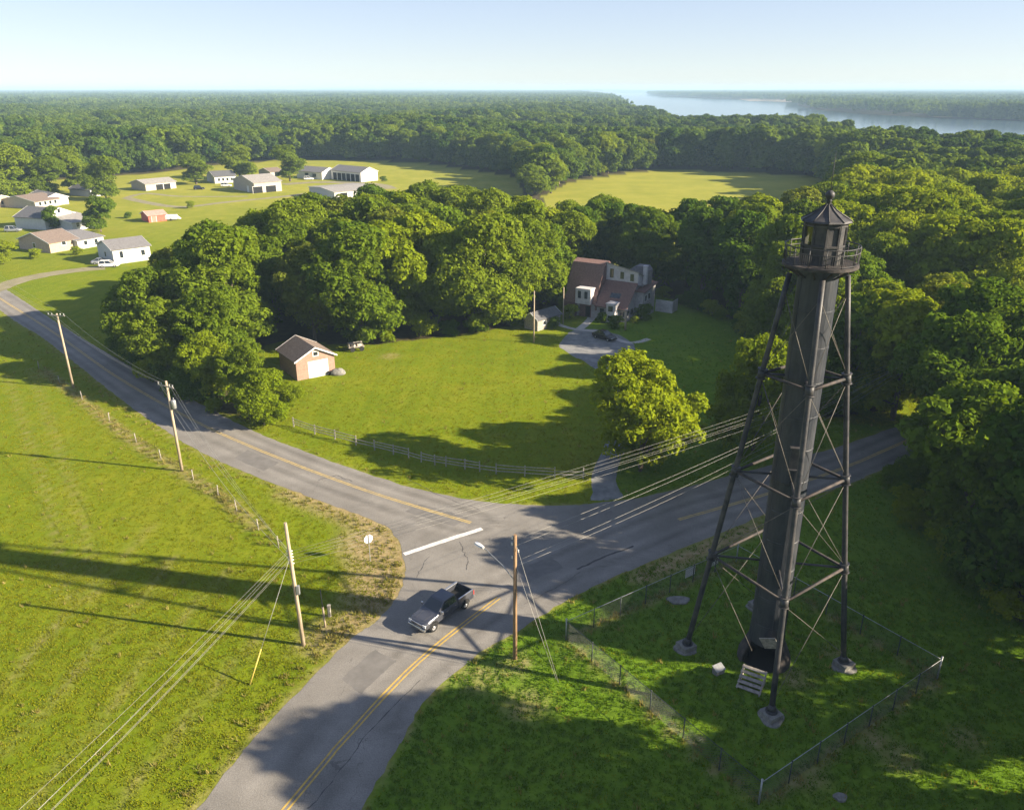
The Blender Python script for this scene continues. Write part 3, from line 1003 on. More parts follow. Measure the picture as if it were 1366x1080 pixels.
# lone trees first: each has its own look and place
plant('n1', G(854, 628), HT(854, 628, 474), 'bright yellow green rounded tree standing alone beside the gravel driveway mouth', wide=1.02, rz=0.4)
plant('n1', G(1004, 600), HT(1004, 600, 442), 'bright yellow green tree on the shaded lawn just left of the lighthouse shaft', wide=0.86, rz=2.2)
plant('b3', G(1190, 560), HT(1190, 560, 378), 'sunlit yellow green tree right of the lighthouse, over the far verge of the shaded road', wide=1.05, rz=1.0)
plant('b3', G(352, 566), 7.6, 'large yellowish bush at the near corner of the grove, where the rail fence starts', name='bush', cat='bush', wide=1.25)
plant('n1', G(382, 550), 4.6, 'smaller round bush between the grove corner and the brick garage', name='bush', cat='bush', wide=1.1)
far_singles = [('t1', 262, 246, 206, 1.6, 'round green tree standing alone in the field right of the long pale shed'),
               ('b1', 320, 238, 197, 1.25, 'round dark green tree behind the big pale barn with a curved roof'),
               ('t1', 387, 242, 194, 1.4, 'tall oval green tree standing at the right end of the big pale barn'),
               ('b4', 135, 310, 263, 1.0, 'dense green tree between the white gabled house and the red shed'),
               ('b1', 66, 263, 212, 1.15, 'leafy green tree behind the low brown roofed house, leftmost but one of its row'),
               ('b2', 142, 266, 212, 1.0, 'broad green tree shading the small white cottage by the dirt lane'),
               ('t1', 103, 258, 196, 1.1, 'tall pale green tree between two broader trees behind the houses'),
               ('b1', 8, 268, 198, 1.3, 'big green tree cut by the left edge of the view behind the houses'),
               ('b3', 5, 352, 322, 1.3, 'small brownish green tree at the left edge before the tan house'),
               ('b4', 72, 306, 276, 0.8, 'small dark conifer-like tree in front of the white gabled house'),
               ('s1', 20, 262, 225, 1.0, 'dark green tree close behind the big tree at the left edge'),
               ('b1', 710, 262, 222, 1.1, 'pale green tree at the tip of the woodland spur between the two hay fields'),
               ('t1', 735, 258, 205, 1.2, 'tall green tree at the root of the woodland spur between the two hay fields'),
               ('b2', 1142, 300, 210, 1.0, 'tall pale green tree rising behind the lighthouse lantern on its right')]
for (v, x, y, t, wd, lb) in far_singles:
    plant(v, G(x, y), HT(x, y, t) * 1.12, lb, wide=wd * 1.12)

gp = scatter(grove_w, 7.2, 5, extra=keep)
gn = 0
for p in gp:
    d = dline(np.array([p]), grove_w + grove_w[:1])[0]
    v = rv.choice(['b1', 't1', 'b2', 'b2', 'b3', 'b3', 't1', 'b5', 't2', 'b1', 'b4'])
    h = rv.uniform(17.0, 21.5)
    if p[1] > 165:
        h *= 0.95
    if p[0] < -52:
        h = min(h, 14.5)
    if p[1] < 122:
        v = rv.choice(['n2', 'b3', 'n2', 'b1']); h = rv.uniform(12.5, 15.5)
    if p[1] < 104:
        h = rv.uniform(8.5, 11)
    plant(v, p, h, 'broad leafy tree in the crowded grove behind the brick garage', 'trees of the grove behind the brick garage')
for (x_, y_, h_) in ((738, 396, 16), (752, 384, 17), (770, 374, 17.5), (790, 366, 18), (812, 362, 18), (838, 364, 17), (862, 372, 17), (726, 408, 14.5)):
    plant(rv.choice(['b4', 't2', 'b1']), G(x_, y_), h_, 'dark leafy tree close behind the shingled house', 'dark trees close behind the shingled house')
wp = scatter(wood_w, 8.0, 6, extra=keep + [(*G(1190, 560).xy, 6), (41, 87, 9.5), (52, 85, 8), (61, 83, 6)])
for p in wp:
    v = rv.choice(['b1', 'b2', 'b4', 't1', 'b3', 't1', 't2', 'b5'])
    h = rv.uniform(19, 23)
    if p[1] < 122:
        h = rv.uniform(15, 18)
    if 0 < p[0] < 34 and p[1] > 140:
        h = rv.uniform(15.5, 18.5)
    if p[0] > 55 and rv.random() < .65:
        v = rv.choice(['b3', 'n1', 'b3', 'b1'])  # paler leaf variants put sunlight into the crown colour here
    lb, gr = ('leafy tree in the dark wood behind the shingled house and its lawn', 'trees of the wood behind the shingled house') if p[0] < 52 else \
        ('sunlit leafy tree in the wood right of the lighthouse beyond the shaded road', 'trees of the wood beyond the shaded road')
    plant(v, p, h, lb, gr)
ep = scatter(east_w, 6.3, 7)
for p in ep:
    plant(rv.choice(['n2', 'n3', 'n3', 'b4']), p, rv.uniform(16.5, 20.5), 'dense dark green tree of the shaded clump beside the lighthouse yard',
          'trees of the shaded clump at the right edge')
# undergrowth along the edges of the woods
ru = random.Random(8)
for px_, step_, lb_, gr_ in (
        ([(1258, 606), (1205, 650), (1212, 690), (1245, 730), (1285, 775), (1322, 812), (1366, 850)], 2.2, 'leafy shrub in the undergrowth skirting the shaded clump at the right edge', 'undergrowth of the right clump'),
        ([(480, 459), (520, 455), (560, 450), (600, 446), (640, 441), (680, 434), (700, 430)], 3.6, 'leafy shrub in the undergrowth along the grove edge right of the garage', 'undergrowth of the grove'),
        ([(160, 470), (200, 496), (240, 521), (290, 546), (330, 556)], 2.8, 'leafy shrub in the undergrowth of the grove beside the joining road', 'undergrowth of the grove by the road'),
        ([(880, 397), (910, 406), (950, 420), (985, 432), (1008, 462), (1040, 505), (1070, 535), (1120, 556), (1180, 548), (1222, 532)], 3.4, 'leafy shrub in the undergrowth of the wood behind the shaded lawn', 'undergrowth of the wood')):
    pw_ = PW(px_)
    for a_, b_ in zip(pw_[:-1], pw_[1:]):
        n_ = max(1, int((b_ - a_).length / step_))
        for k_ in range(n_):
            q_ = a_.lerp(b_, k_ / n_) + Vector((ru.uniform(-.9, .9), ru.uniform(-.9, 1.2)))
            plant(ru.choice(['s1', 's1', 's2']), q_, ru.uniform(1.8, 4.2), lb_, gr_, name='shrub', cat='shrub', wide=1.15)
# tall trees just beyond the right and lower right edge: they shade the tower yard and the lower road
for i, (x, y, h) in enumerate([(48, 45, 19), (50, 53, 19.5), (50, 37, 18), (47, 30, 18.5), (41, 26.5, 25.5), (42, 19, 25), (38, 10, 22), (58, 60, 20), (62, 49, 19)]):
    plant(['t1', 'n2', 't2', 't1', 'b3'][i % 5], (x, y), h, 'tall leafy tree standing beyond the tower yard, outside the view', 'trees outside the view that shade the tower yard')
# the front rows of the back forest
front_px = [(-120, 246), (0, 240), (100, 235), (170, 230), (215, 227), (260, 220), (330, 213), (420, 210), (560, 213), (690, 232), (722, 256), (760, 240), (820, 230), (880, 223), (1000, 227), (1100, 233), (1118, 252)]
front_w = PW(front_px)
fw = []
for a, b in zip(front_w[:-1], front_w[1:]):
    n = max(1, int((b - a).length / 8.0))
    for k in range(n):
        fw.append(a.lerp(b, k / n))
rf = random.Random(31)
for p in fw:
    q = p + Vector((rf.uniform(-2, 2), rf.uniform(0, 5)))
    plant(rf.choice(['b1', 'b2', 'b4', 't1', 't2', 'b3', 'b5']), q, rf.uniform(14.5, 21), 'leafy tree on the front edge of the big forest behind the hay fields', 'front trees of the forest behind the hay fields')
print('trees', ntrees[0])


# ------------------------------------------------------------------ the far forest: one uncountable mass
def proto(name, me):
    return bpy.data.objects.new(name, me)          # never linked: only a source for the instances


def instancer(name, pts, rot, scl, ids, protos, label, cat):
    me = bpy.data.meshes.new(name)
    me.vertices.add(len(pts)); me.vertices.foreach_set('co', np.asarray(pts, np.float32).ravel())
    a = me.attributes.new('rz', 'FLOAT', 'POINT'); a.data.foreach_set('value', np.asarray(rot, np.float32))
    a = me.attributes.new('sc', 'FLOAT_VECTOR', 'POINT'); a.data.foreach_set('vector', np.asarray(scl, np.float32).ravel())
    a = me.attributes.new('pick', 'INT', 'POINT'); a.data.foreach_set('value', np.asarray(ids, np.int32))
    o = bpy.data.objects.new(name, me); COL.objects.link(o)
    g = bpy.data.node_groups.new(name + '_nodes', 'GeometryNodeTree')
    g.interface.new_socket('Geometry', in_out='INPUT', socket_type='NodeSocketGeometry')
    g.interface.new_socket('Geometry', in_out='OUTPUT', socket_type='NodeSocketGeometry')
    N, Lk = g.nodes, g.links
    gi, go_ = N.new('NodeGroupInput'), N.new('NodeGroupOutput')
    g2i = N.new('GeometryNodeGeometryToInstance')
    for p in protos[::-1]:
        oi = N.new('GeometryNodeObjectInfo'); oi.inputs['Object'].default_value = p
        Lk.new(oi.outputs['Geometry'], g2i.inputs[0])
    m2p = N.new('GeometryNodeMeshToPoints')
    Lk.new(gi.outputs[0], m2p.inputs['Mesh'])
    iop = N.new('GeometryNodeInstanceOnPoints')
    Lk.new(m2p.outputs[0], iop.inputs['Points']); Lk.new(g2i.outputs[0], iop.inputs['Instance'])
    iop.inputs['Pick Instance'].default_value = True

    def attr(nm, ty):
        n = N.new('GeometryNodeInputNamedAttribute'); n.data_type = ty; n.inputs['Name'].default_value = nm
        return n.outputs['Attribute']
    Lk.new(attr('pick', 'INT'), iop.inputs['Instance Index'])
    cx = N.new('ShaderNodeCombineXYZ'); Lk.new(attr('rz', 'FLOAT'), cx.inputs['Z'])
    Lk.new(cx.outputs[0], iop.inputs['Rotation'])
    Lk.new(attr('sc', 'FLOAT_VECTOR'), iop.inputs['Scale'])
    Lk.new(iop.outputs[0], go_.inputs[0])
    md = o.modifiers.new('spread', 'NODES'); md.node_group = g
    tag(o, label, cat, kind='stuff')
    return o


M['leaf_far'] = leaf_mat('leaf_far', (0.028, 0.068, 0.009), (0.14, 0.195, 0.016), 0.34, 0.65)


def lod_tree(seed, H, Rr, leaf, dens, lobes, rc, per, shape):
    rng = np.random.default_rng(seed)
    cl, L = crown_clumps(rng, H, Rr, 1.0, lobes, rc, per, shape)
    V, F, tint = leaf_cloud(rng, cl, leaf, dens)
    me = np_mesh('crown', V, F); add_attr(me, 'tint', tint, 'FACE'); me.materials.append(M['leaf_far'])
    return me


def patch(seed, size, n):
    rng = np.random.default_rng(seed)
    Vs, Ts = [], []
    for i in range(n):
        x, y = rng.uniform(-size / 2, size / 2, 2)
        h = rng.uniform(14, 21)
        cl = [(x + rng.uniform(-2.4, 2.4), y + rng.uniform(-2.4, 2.4), h - rng.uniform(1.5, 9), rng.uniform(2.0, 3.0)) for _ in range(5)]
        V, F, t = leaf_cloud(rng, cl, 2.3, 0.26)
        Vs.append(V); Ts.append(np.clip(t * .5 + rng.uniform(0, .5), 0, 1))
    V = np.concatenate(Vs)
    me = np_mesh('crown', V, np.arange(len(V)).reshape(-1, 4)); add_attr(me, 'tint', np.concatenate(Ts), 'FACE'); me.materials.append(M['leaf_far'])
    return me


protos = [proto('forest_tree', lod_tree(40 + i, 18, [5.6, 6.2, 5.0, 5.8, 4.6, 5.4][i], 0.95, 1.9, 16, 1.25, 8, ['broad', 'broad', 'tall', 'broad', 'tall', 'broad'][i])) for i in range(6)]
protos += [proto('forest_patch', patch(60 + i, 62, 46)) for i in range(4)]
rng = np.random.default_rng(9)
ind = np.array([tuple(p) for p in fw])


CLEAR = [(-520, 1150, 190, 45), (-130, 1500, 160, 50), (250, 1250, 120, 40), (-900, 1900, 260, 70), (380, 2300, 260, 90), (-250, 2700, 300, 90)]


def far_ok(P):
    ok = ~inpoly(P, open_w) & ~inpoly(P, field_w) & ~inpoly(P, river_w) & ~inpoly(P, wood_w) & ~inpoly(P, grove_w) & ~inpoly(P, east_w)
    for cx_, cy_, ra, rb in CLEAR:
        ok &= ((P[:, 0] - cx_) / ra) ** 2 + ((P[:, 1] - cy_) / rb) ** 2 > 1
    return ok & (np.abs(P[:, 0]) < 0.74 * P[:, 1] + 70)


def jgrid(x0, x1, y0, y1, st, jt):
    gx, gy = np.meshgrid(np.arange(x0, x1, st), np.arange(y0, y1, st))
    P = np.stack([gx.ravel(), gy.ravel()], 1)
    return P + rng.uniform(-jt, jt, P.shape)


A = jgrid(-1050, 1050, 110, 1250, 7.4, 2.6)
A = A[far_ok(A)]
A = A[~((A[:, 1] < 330) & (A[:, 0] < 55))]
A = A[~((A[:, 1] < 128))]
A = A[~inpoly(A, road_np)]
Bp = jgrid(-4600, 4600, 1250, 6200, 58, 10)
Bp = Bp[far_ok(Bp)]
Cp = jgrid(-8200, 8200, 6200, 11000, 100, 25)
Cp = Cp[far_ok(Cp)]
pts = np.zeros((len(A) + len(Bp) + len(Cp), 3)); pts[:, :2] = np.concatenate([A, Bp, Cp])
nA, nB, nC = len(A), len(Bp), len(Cp)
rot = rng.uniform(0, 6.28, len(pts))
hs = rng.uniform(0.75, 1.18, nA) * (1 + 0.18 * np.sin(A[:, 0] / 47 + A[:, 1] / 90) * np.cos(A[:, 1] / 61))
sc = np.ones((len(pts), 3)); sc[:nA] = np.stack([hs * rng.uniform(.9, 1.25, nA), hs * rng.uniform(.9, 1.25, nA), hs], 1)
sc[nA:nA + nB, 2] = rng.uniform(0.85, 1.15, nB); sc[nA + nB:] = np.stack([np.full(nC, 1.8), np.full(nC, 1.8), rng.uniform(.9, 1.2, nC)], 1)
pk = np.concatenate([rng.integers(0, 6, nA), rng.integers(6, 10, nB + nC)])
print('forest', nA, nB, nC)
instancer('forest', pts, rot, sc, pk, protos, 'deep green forest spreading from the hay fields to the river and the horizon', 'forest')

# ------------------------------------------------------------------ the skeleton lighthouse
fL, fF, fR = G(915, 865), G(1028, 957), G(1125, 889)
fB = fL + fR - fF
TC = (fL + fR) / 2
lt = thing('lighthouse', 'tall black iron skeleton lighthouse with central tube, four braced legs and a railed gallery', 'lighthouse', TC)
DECK = 29.95
legs = [p - TC for p in (fL, fF, fR, fB)]


def legp(b, z):
    r = math.hypot(b.x, b.y)
    t = z / 29.4
    rr_ = r + (1.72 - r) * t
    return Vector((b.x / r * rr_, b.y / r * rr_, z))


mb = MB()
prof = [(1.30, 1.9), (1.24, 3.2)]
for k in range(11):
    z = 3.4 + k * 2.36
    prof += [(1.22, z), (1.238, z + .02), (1.238, z + .16), (1.22, z + .18)]
prof += [(1.20, 29.8)]
mb.lathe(prof, 30, smooth=False)
# vertical plate seams with rivets
for k in range(5):
    a = 2 * math.pi * k / 5 + 0.9
    mb.beam((1.225 * math.cos(a), 1.225 * math.sin(a), 3.2), (1.21 * math.cos(a), 1.21 * math.sin(a), 29.2), 0.05, 0.16, 0, (-math.sin(a), math.cos(a), 0))
sh = mb.build('shaft', M['iron_shaft'], lt)
stp = G(1002, 912) - TC
oa = math.atan2(stp.y, stp.x)
mb = MB()
mb.lathe([(1.95, -0.1), (1.9, 0.5), (1.62, 1.2), (1.32, 1.95)], 24, a0=oa + R(42), a1=oa + R(318))
mb.lathe([(1.75, 0.0), (1.7, 0.5), (1.45, 1.2), (1.22, 1.95)], 24, a0=oa + R(42), a1=oa + R(318))
mb.build('pedestal', M['iron_rust'], lt, fix=False)
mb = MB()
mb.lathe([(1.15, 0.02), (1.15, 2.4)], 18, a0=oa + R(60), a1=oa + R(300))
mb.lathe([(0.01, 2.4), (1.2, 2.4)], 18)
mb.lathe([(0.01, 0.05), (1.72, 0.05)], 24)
mb.build('entrance_recess', M['dark'], lt, fix=False)  # near-black liner and floor disc stand in for the unlit interior
mb = MB()
dirv = Vector((math.cos(oa), math.sin(oa), 0)); tan = Vector((-dirv.y, dirv.x, 0))
pc = dirv * 1.45 + tan * 0.55 + Vector((0, 0, 2.55))
mb.box(pc, (1.15, 0.07, 1.35), 0, 0, Matrix.Rotation(oa + R(90 + 12), 3, 'Z') @ Matrix.Rotation(R(24), 3, 'X') @ Matrix.Rotation(R(-22), 3, 'Y'))
mb.build('door_panel', M['wood_grey'], lt)
mb = MB()
wdir = Vector((math.cos(R(-100)), math.sin(R(-100)), 0))
mb.box(wdir * 1.2 + Vector((0, 0, 17.2)), (0.75, 0.22, 1.5), R(-100 + 90))
mb.box(wdir * 1.33 + Vector((0, 0, 18.05)), (0.95, 0.45, 0.10), R(-100 + 90))
mb.box(wdir * 1.30 + Vector((0, 0, 16.42)), (0.95, 0.35, 0.10), R(-100 + 90))
mb.build('shaft_window', M['iron'], lt)

RINGS = [8.5, 15.4, 22.6]
for i, b in enumerate(legs):
    mb = MB()
    zs = [0.45, 4, 8.5, 12, 15.4, 19, 22.6, 26, 29.3]
    mb.tube([legp(b, z) for z in zs], [0.20, .2, .195, .19, .185, .18, .175, .17, .165], 12)
    for z in RINGS:
        p = legp(b, z); d = (legp(b, z + .4) - legp(b, z - .4)).normalized()
        mb.tube([p - d * 0.32, p + d * 0.32], 0.27, 12)
        mb.tube([p - d * 0.36, p - d * 0.30], 0.34, 12)
        mb.tube([p + d * 0.30, p + d * 0.36], 0.34, 12)
    mb.tube([legp(b, 0.42), legp(b, 0.62)], 0.42, 12)
    mb.tube([legp(b, 0.62), legp(b, 1.0)], [0.34, 0.22], 12)
    mb.build('leg', M['iron'], lt)
    mb = MB()
    a0_ = 0.5 + i * 1.57
    mb.loft([[(b.x + r * math.cos(a0_ + t) * (1 + .16 * math.sin(3 * t + i)), b.y + r * math.sin(a0_ + t) * (1 + .14 * math.cos(2 * t + i)), z) for t in [k * math.pi / 8 for k in range(16)]] for r, z in ((0.88, -.1), (0.86, .08), (.8, .13))])
    mb.box((b.x, b.y, 0.30), (1.15, 1.15, 0.42), a0_)
    mb.build('footing', M['concrete'], lt, bevel=0.03)
for z in RINGS:
    for i in range(4):
        a, b = legp(legs[i], z), legp(legs[(i + 1) % 4], z)
        mb = MB(); mb.tube([a, b], 0.105, 8); mb.build('strut', M['iron_rust'], lt)
        d = legp(legs[i], z); e = Vector((d.x, d.y, 0)).normalized()
        mb = MB(); mb.tube([d, e * 1.2 + Vector((0, 0, z))], 0.085, 8); mb.build('strut', M['iron'], lt)
levels = [0.9] + RINGS + [28.4]
for k in range(4):
    for i in range(4):
        j = (i + 1) % 4
        z0, z1 = levels[k] + .25, levels[k + 1] - .25
        if k == 0 and (i, j) in ((0, 1), (2, 3)):
            # one rod of these bays hangs loose
            a, b = legp(legs[i], z1), legp(legs[j], z0)
            mb = MB(); mb.tube([a, a.lerp(b, 0.62) + Vector((0.25, -0.2, -0.3))], 0.020, 5); mb.build('tie_rod', M['rod'], lt)
            continue
        for p, q in ((legp(legs[i], z0), legp(legs[j], z1)), (legp(legs[j], z0), legp(legs[i], z1))):
            mb = MB(); mb.tube([p, q], 0.020, 5); mb.build('tie_rod', M['rod'], lt)
mb = MB()
mb.lathe([(0.3, DECK - .10), (2.16, DECK - .12), (2.26, DECK - .10), (2.26, DECK + .06), (2.16, DECK + .09), (0.3, DECK + .09)], 40, smooth=False)
for k in range(12):
    a = 2 * math.pi * k / 12
    mb.beam((1.2 * math.cos(a), 1.2 * math.sin(a), DECK - .75), (2.12 * math.cos(a), 2.12 * math.sin(a), DECK - .16), .07, .12)
mb.build('gallery_deck', M['iron_rust'], lt)
mb = MB()
for k in range(14):
    a = 2 * math.pi * k / 14
    mb.tube([(2.16 * math.cos(a), 2.16 * math.sin(a), DECK + .06), (2.20 * math.cos(a), 2.20 * math.sin(a), DECK + 1.2)], 0.032, 6)
for h_, r_ in ((0.18, .018), (0.86, .028), (1.18, .034)):
    mb.tube([(2.19 * math.cos(2 * math.pi * k / 40), 2.19 * math.sin(2 * math.pi * k / 40), DECK + h_) for k in range(41)], r_, 6, caps=False)
for k in range(112):
    a = 2 * math.pi * k / 112
    if k % 23 in (5, 6, 7):
        continue
    mb.tube([(2.18 * math.cos(a), 2.18 * math.sin(a), DECK + .18), (2.19 * math.cos(a), 2.19 * math.sin(a), DECK + .86)], 0.013, 4, caps=False)
mb.build('railing', M['iron'], lt)
# lantern: ten sides, some glazed, some plated over
a8 = R(-104)                       # direction of one lantern corner
LB, LG0, LG1, LR = DECK + .09, DECK + 1.2, DECK + 2.4, 1.22


def oct_pt(k, r, z):
    a = a8 + k * math.pi / 5
    return Vector((r * math.cos(a), r * math.sin(a), z))


lan = MB()
for k in range(10):
    a, b = oct_pt(k, LR, 0), oct_pt(k + 1, LR, 0)
    for z0, z1 in ((LB, LG0), (LG1, LG1 + .22)):
        lan.quad([a + Vector((0, 0, z0)), b + Vector((0, 0, z0)), b + Vector((0, 0, z1)), a + Vector((0, 0, z1))])
    lan.beam(oct_pt(k, LR + .02, LB), oct_pt(k, LR + .02, LG1 + .2), 0.11, 0.11)
    lan.beam(a * 1.02 + Vector((0, 0, LG0)), b * 1.02 + Vector((0, 0, LG0)), 0.10, 0.12)
    lan.beam(a * 1.02 + Vector((0, 0, LG1)), b * 1.02 + Vector((0, 0, LG1)), 0.10, 0.12)
ln = lan.build('lantern', M['iron'], lt, fix=False)
pane_glass = bpy.data.materials.new('pane_glass'); pane_glass.use_nodes = True
_t = pane_glass.node_tree
_t.nodes.remove(_t.nodes['Principled BSDF'])
_tr = _t.nodes.new('ShaderNodeBsdfTransparent'); _tr.inputs[0].default_value = (0.86, 0.88, 0.84, 1)
_gl = _t.nodes.new('ShaderNodeBsdfGlossy'); _gl.inputs['Roughness'].default_value = 0.03; _gl.inputs[0].default_value = (1, 1, 1, 1)
_mx = _t.nodes.new('ShaderNodeMixShader'); _mx.inputs[0].default_value = 0.10
_t.links.new(_tr.outputs[0], _mx.inputs[1]); _t.links.new(_gl.outputs[0], _mx.inputs[2]); _t.links.new(_mx.outputs[0], _t.nodes['Material Output'].inputs[0])
for k in range(10):
    a, b = oct_pt(k, LR - .02, 0), oct_pt(k + 1, LR - .02, 0)
    p = MB(); q = [a + Vector((0, 0, LG0)), b + Vector((0, 0, LG0)), b + Vector((0, 0, LG1)), a + Vector((0, 0, LG1))]
    p.quad(q)
    if k in (9, 0, 1, 4, 5, 6):
        p.build('blank_panel', M['iron'], ln, fix=False)
    else:
        p.build('window_pane', pane_glass, ln, fix=False)
mb = MB()
mb.loft([[oct_pt(k, r, z) for k in range(10)] for r, z in ((1.44, LG1 + .16), (1.52, LG1 + .21), (1.45, LG1 + .31), (1.0, LG1 + .54), (0.5, LG1 + .86), (0.15, LG1 + 1.2))])
for k in range(10):
    mb.tube([oct_pt(k, 1.50, LG1 + .30), oct_pt(k, 1.01, LG1 + .56), oct_pt(k, 0.51, LG1 + .88), oct_pt(k, 0.16, LG1 + 1.2)], 0.035, 5)
rf_o = mb.build('roof', M['iron'], lt)
mb = MB()
mb.lathe([(0.16, LG1 + 1.18), (0.13, LG1 + 1.36), (0.19, LG1 + 1.40), (0.13, LG1 + 1.45), (0.17, LG1 + 1.50), (0.26, LG1 + 1.63), (0.28, LG1 + 1.74), (0.25, LG1 + 1.86), (0.14, LG1 + 1.97), (0.02, LG1 + 2.0)], 16)
mb.tube([(0, 0, LG1 + 1.95), (0, 0, LG1 + 4.2)], [0.025, 0.012], 5)
mb.build('finial', M['iron'], rf_o)

# timber steps, plaque and slabs in the yard
st = thing('wooden_steps', 'grey weathered timber steps leaning at the lighthouse entrance', 'steps', G(1002, 913), oa + R(90))
for k in range(5):
    mb = MB(); mb.box((0, -0.85 + k * 0.33 + .1, 0.16 + k * 0.20), (1.75, 0.30, 0.06)); mb.box((0, -0.71 + k * 0.33 + .1, 0.07 + k * 0.20), (1.7, 0.03, 0.17)); mb.build('tread', M['wood_grey'], st)
for s_ in (-0.8, 0.8):
    mb = MB(); mb.prism([(-0.95, 0.0), (0.75, 0.0), (0.75, 1.0), (0.45, 1.0), (-0.95, 0.12)], -0.03, 0.03)
    o = mb.build('stringer', M['wood_grey'], st); o.location = (s_, 0, 0); o.rotation_euler.z = R(90)
pq = thing('plaque_stone', 'small pale tilted plaque on a low stone in the tower yard', 'plaque', G(958, 897), 0.5)
mb = MB(); mb.box((0, 0, 0.2), (0.8, 0.5, 0.45)); mb.build('stone_base', M['concrete'], pq, bevel=.04)
mb = MB(); mb.box((0, -0.02, 0.50), (0.85, 0.62, 0.05), 0, 0, Matrix.Rotation(R(22), 3, 'X')); mb.build('plate', M['galv'], pq)
sl = MB(); sl.loft([[(math.cos(t) * r * (1 + .18 * math.sin(3 * t)), math.sin(t) * r * .7 * (1 + .15 * math.cos(2 * t)), z) for t in [k * math.pi / 7 for k in range(14)]] for r, z in ((0.95, -.05), (0.93, .1), (0.8, .16))])
slo = sl.build('stone_slab', M['concrete'], None, loc=G(905, 801)); tag(slo, 'flat grey broken concrete slab lying by the back left of the yard fence', 'slab')
sl = MB(); sl.loft([[(math.cos(t) * r * (1 + .2 * math.sin(3 * t)), math.sin(t) * r * .8, z) for t in [k * math.pi / 6 for k in range(12)]] for r, z in ((0.42, -.05), (0.40, .14), (0.25, .26))])
slo = sl.build('stone', M['concrete'], None, loc=G(1121, 1064)); tag(slo, 'small pale stone in the shaded grass right of the front fence corner', 'stone')

# ------------------------------------------------------------------ chain link fence round the yard
FH = 1.75
fo = fence_w[0]
fn = thing('chain_link_fence', 'dark chain link fence on thin posts enclosing the lighthouse yard', 'fence', (fo.x, fo.y, 0))
for s_ in range(4):
    a, b = fence_w[s_] - fo, fence_w[(s_ + 1) % 4] - fo
    L = (b - a).length; d = (b - a) / L
    n = int(round(L / 2.9))
    for k in range(n):
        p = a + d * L * k / n
        mb = MB(); corner_ = k == 0
        r_ = 0.06 if corner_ else 0.042
        mb.tube([(p.x, p.y, -.05), (p.x, p.y, FH + (.18 if corner_ else .03))], r_, 7)
        mb.lathe([(r_ * 1.4, FH + (.16 if corner_ else .0)), (r_ * 1.2, FH + (.24 if corner_ else .07)), (.005, FH + (.27 if corner_ else .1))], 7, (p.x, p.y, 0))
        mb.build('post', M['galv'] if corner_ else M['fence_post'], fn)
    mb = MB(); mb.tube([(a.x, a.y, FH), (b.x, b.y, FH)], 0.024, 6)
    if s_ != 3:
        mb.build('top_rail', M['galv'] if s_ in (1, 2) else M['fence_post'], fn)
    else:
        mb.build('top_rail', M['galv'], fn)
    mb = MB()
    stp_ = 0.2
    m_ = int((L + FH) / stp_)
    for k in range(m_):
        u0 = k * stp_ - FH
        for sg in (1, -1):
            ua, ub = (u0, u0 + FH) if sg == 1 else (u0 + FH, u0)
            za, zb = 0.04, FH - .02
            pa = [ua, za]; pb = [ub, zb]
            # clip to the bay
            du = pb[0] - pa[0]
            t0, t1 = 0.0, 1.0
            for lim, s2 in ((0, 1), (L, -1)):
                ta = (lim - pa[0]) / du
                if (pa[0] - lim) * s2 < 0:
                    t0 = max(t0, ta)
                if (pb[0] - lim) * s2 < 0:
                    t1 = min(t1, ta)
            if t1 <= t0:
                continue
            A_ = a + d * (pa[0] + du * t0); B_ = a + d * (pa[0] + du * t1)
            off_ = 0.006 * sg
            nx_, ny_ = -d.y * off_, d.x * off_
            mb.beam((A_.x + nx_, A_.y + ny_, za + (zb - za) * t0), (B_.x + nx_, B_.y + ny_, za + (zb - za) * t1), 0.009, 0.009)
    mb.build('wire_mesh', M['fence_wire'], fn, fix=False)
for (x_, y_, lb) in ((911, 772, 'white notice board hung on the back left fence, the nearer of the two'), (943, 757, 'small white notice board hung on the back left fence just left of the tower leg')):
    a, b = fence_w[3], fence_w[0]
    d = (b - a).normalized(); q = G(x_, y_).xy
    p = a + d * (q - a).dot(d)
    mb = MB(); nrm_ = Vector((-d.y, d.x)); cc = p - nrm_ * 0.06
    if (cc - Vector(TC.xy)).length < (p - Vector(TC.xy)).length:
        cc = p + nrm_ * 0.06
    mb.box((0, 0, 0), (1.15 if x_ < 920 else 0.9, 0.03, 0.85))
    o = mb.build('notice_board', M['white'], None, loc=(cc.x, cc.y, 1.15), rz=math.atan2(d.y, d.x), bevel=.01); tag(o, lb, 'sign')

# ------------------------------------------------------------------ utility poles and overhead wires
poles = {}


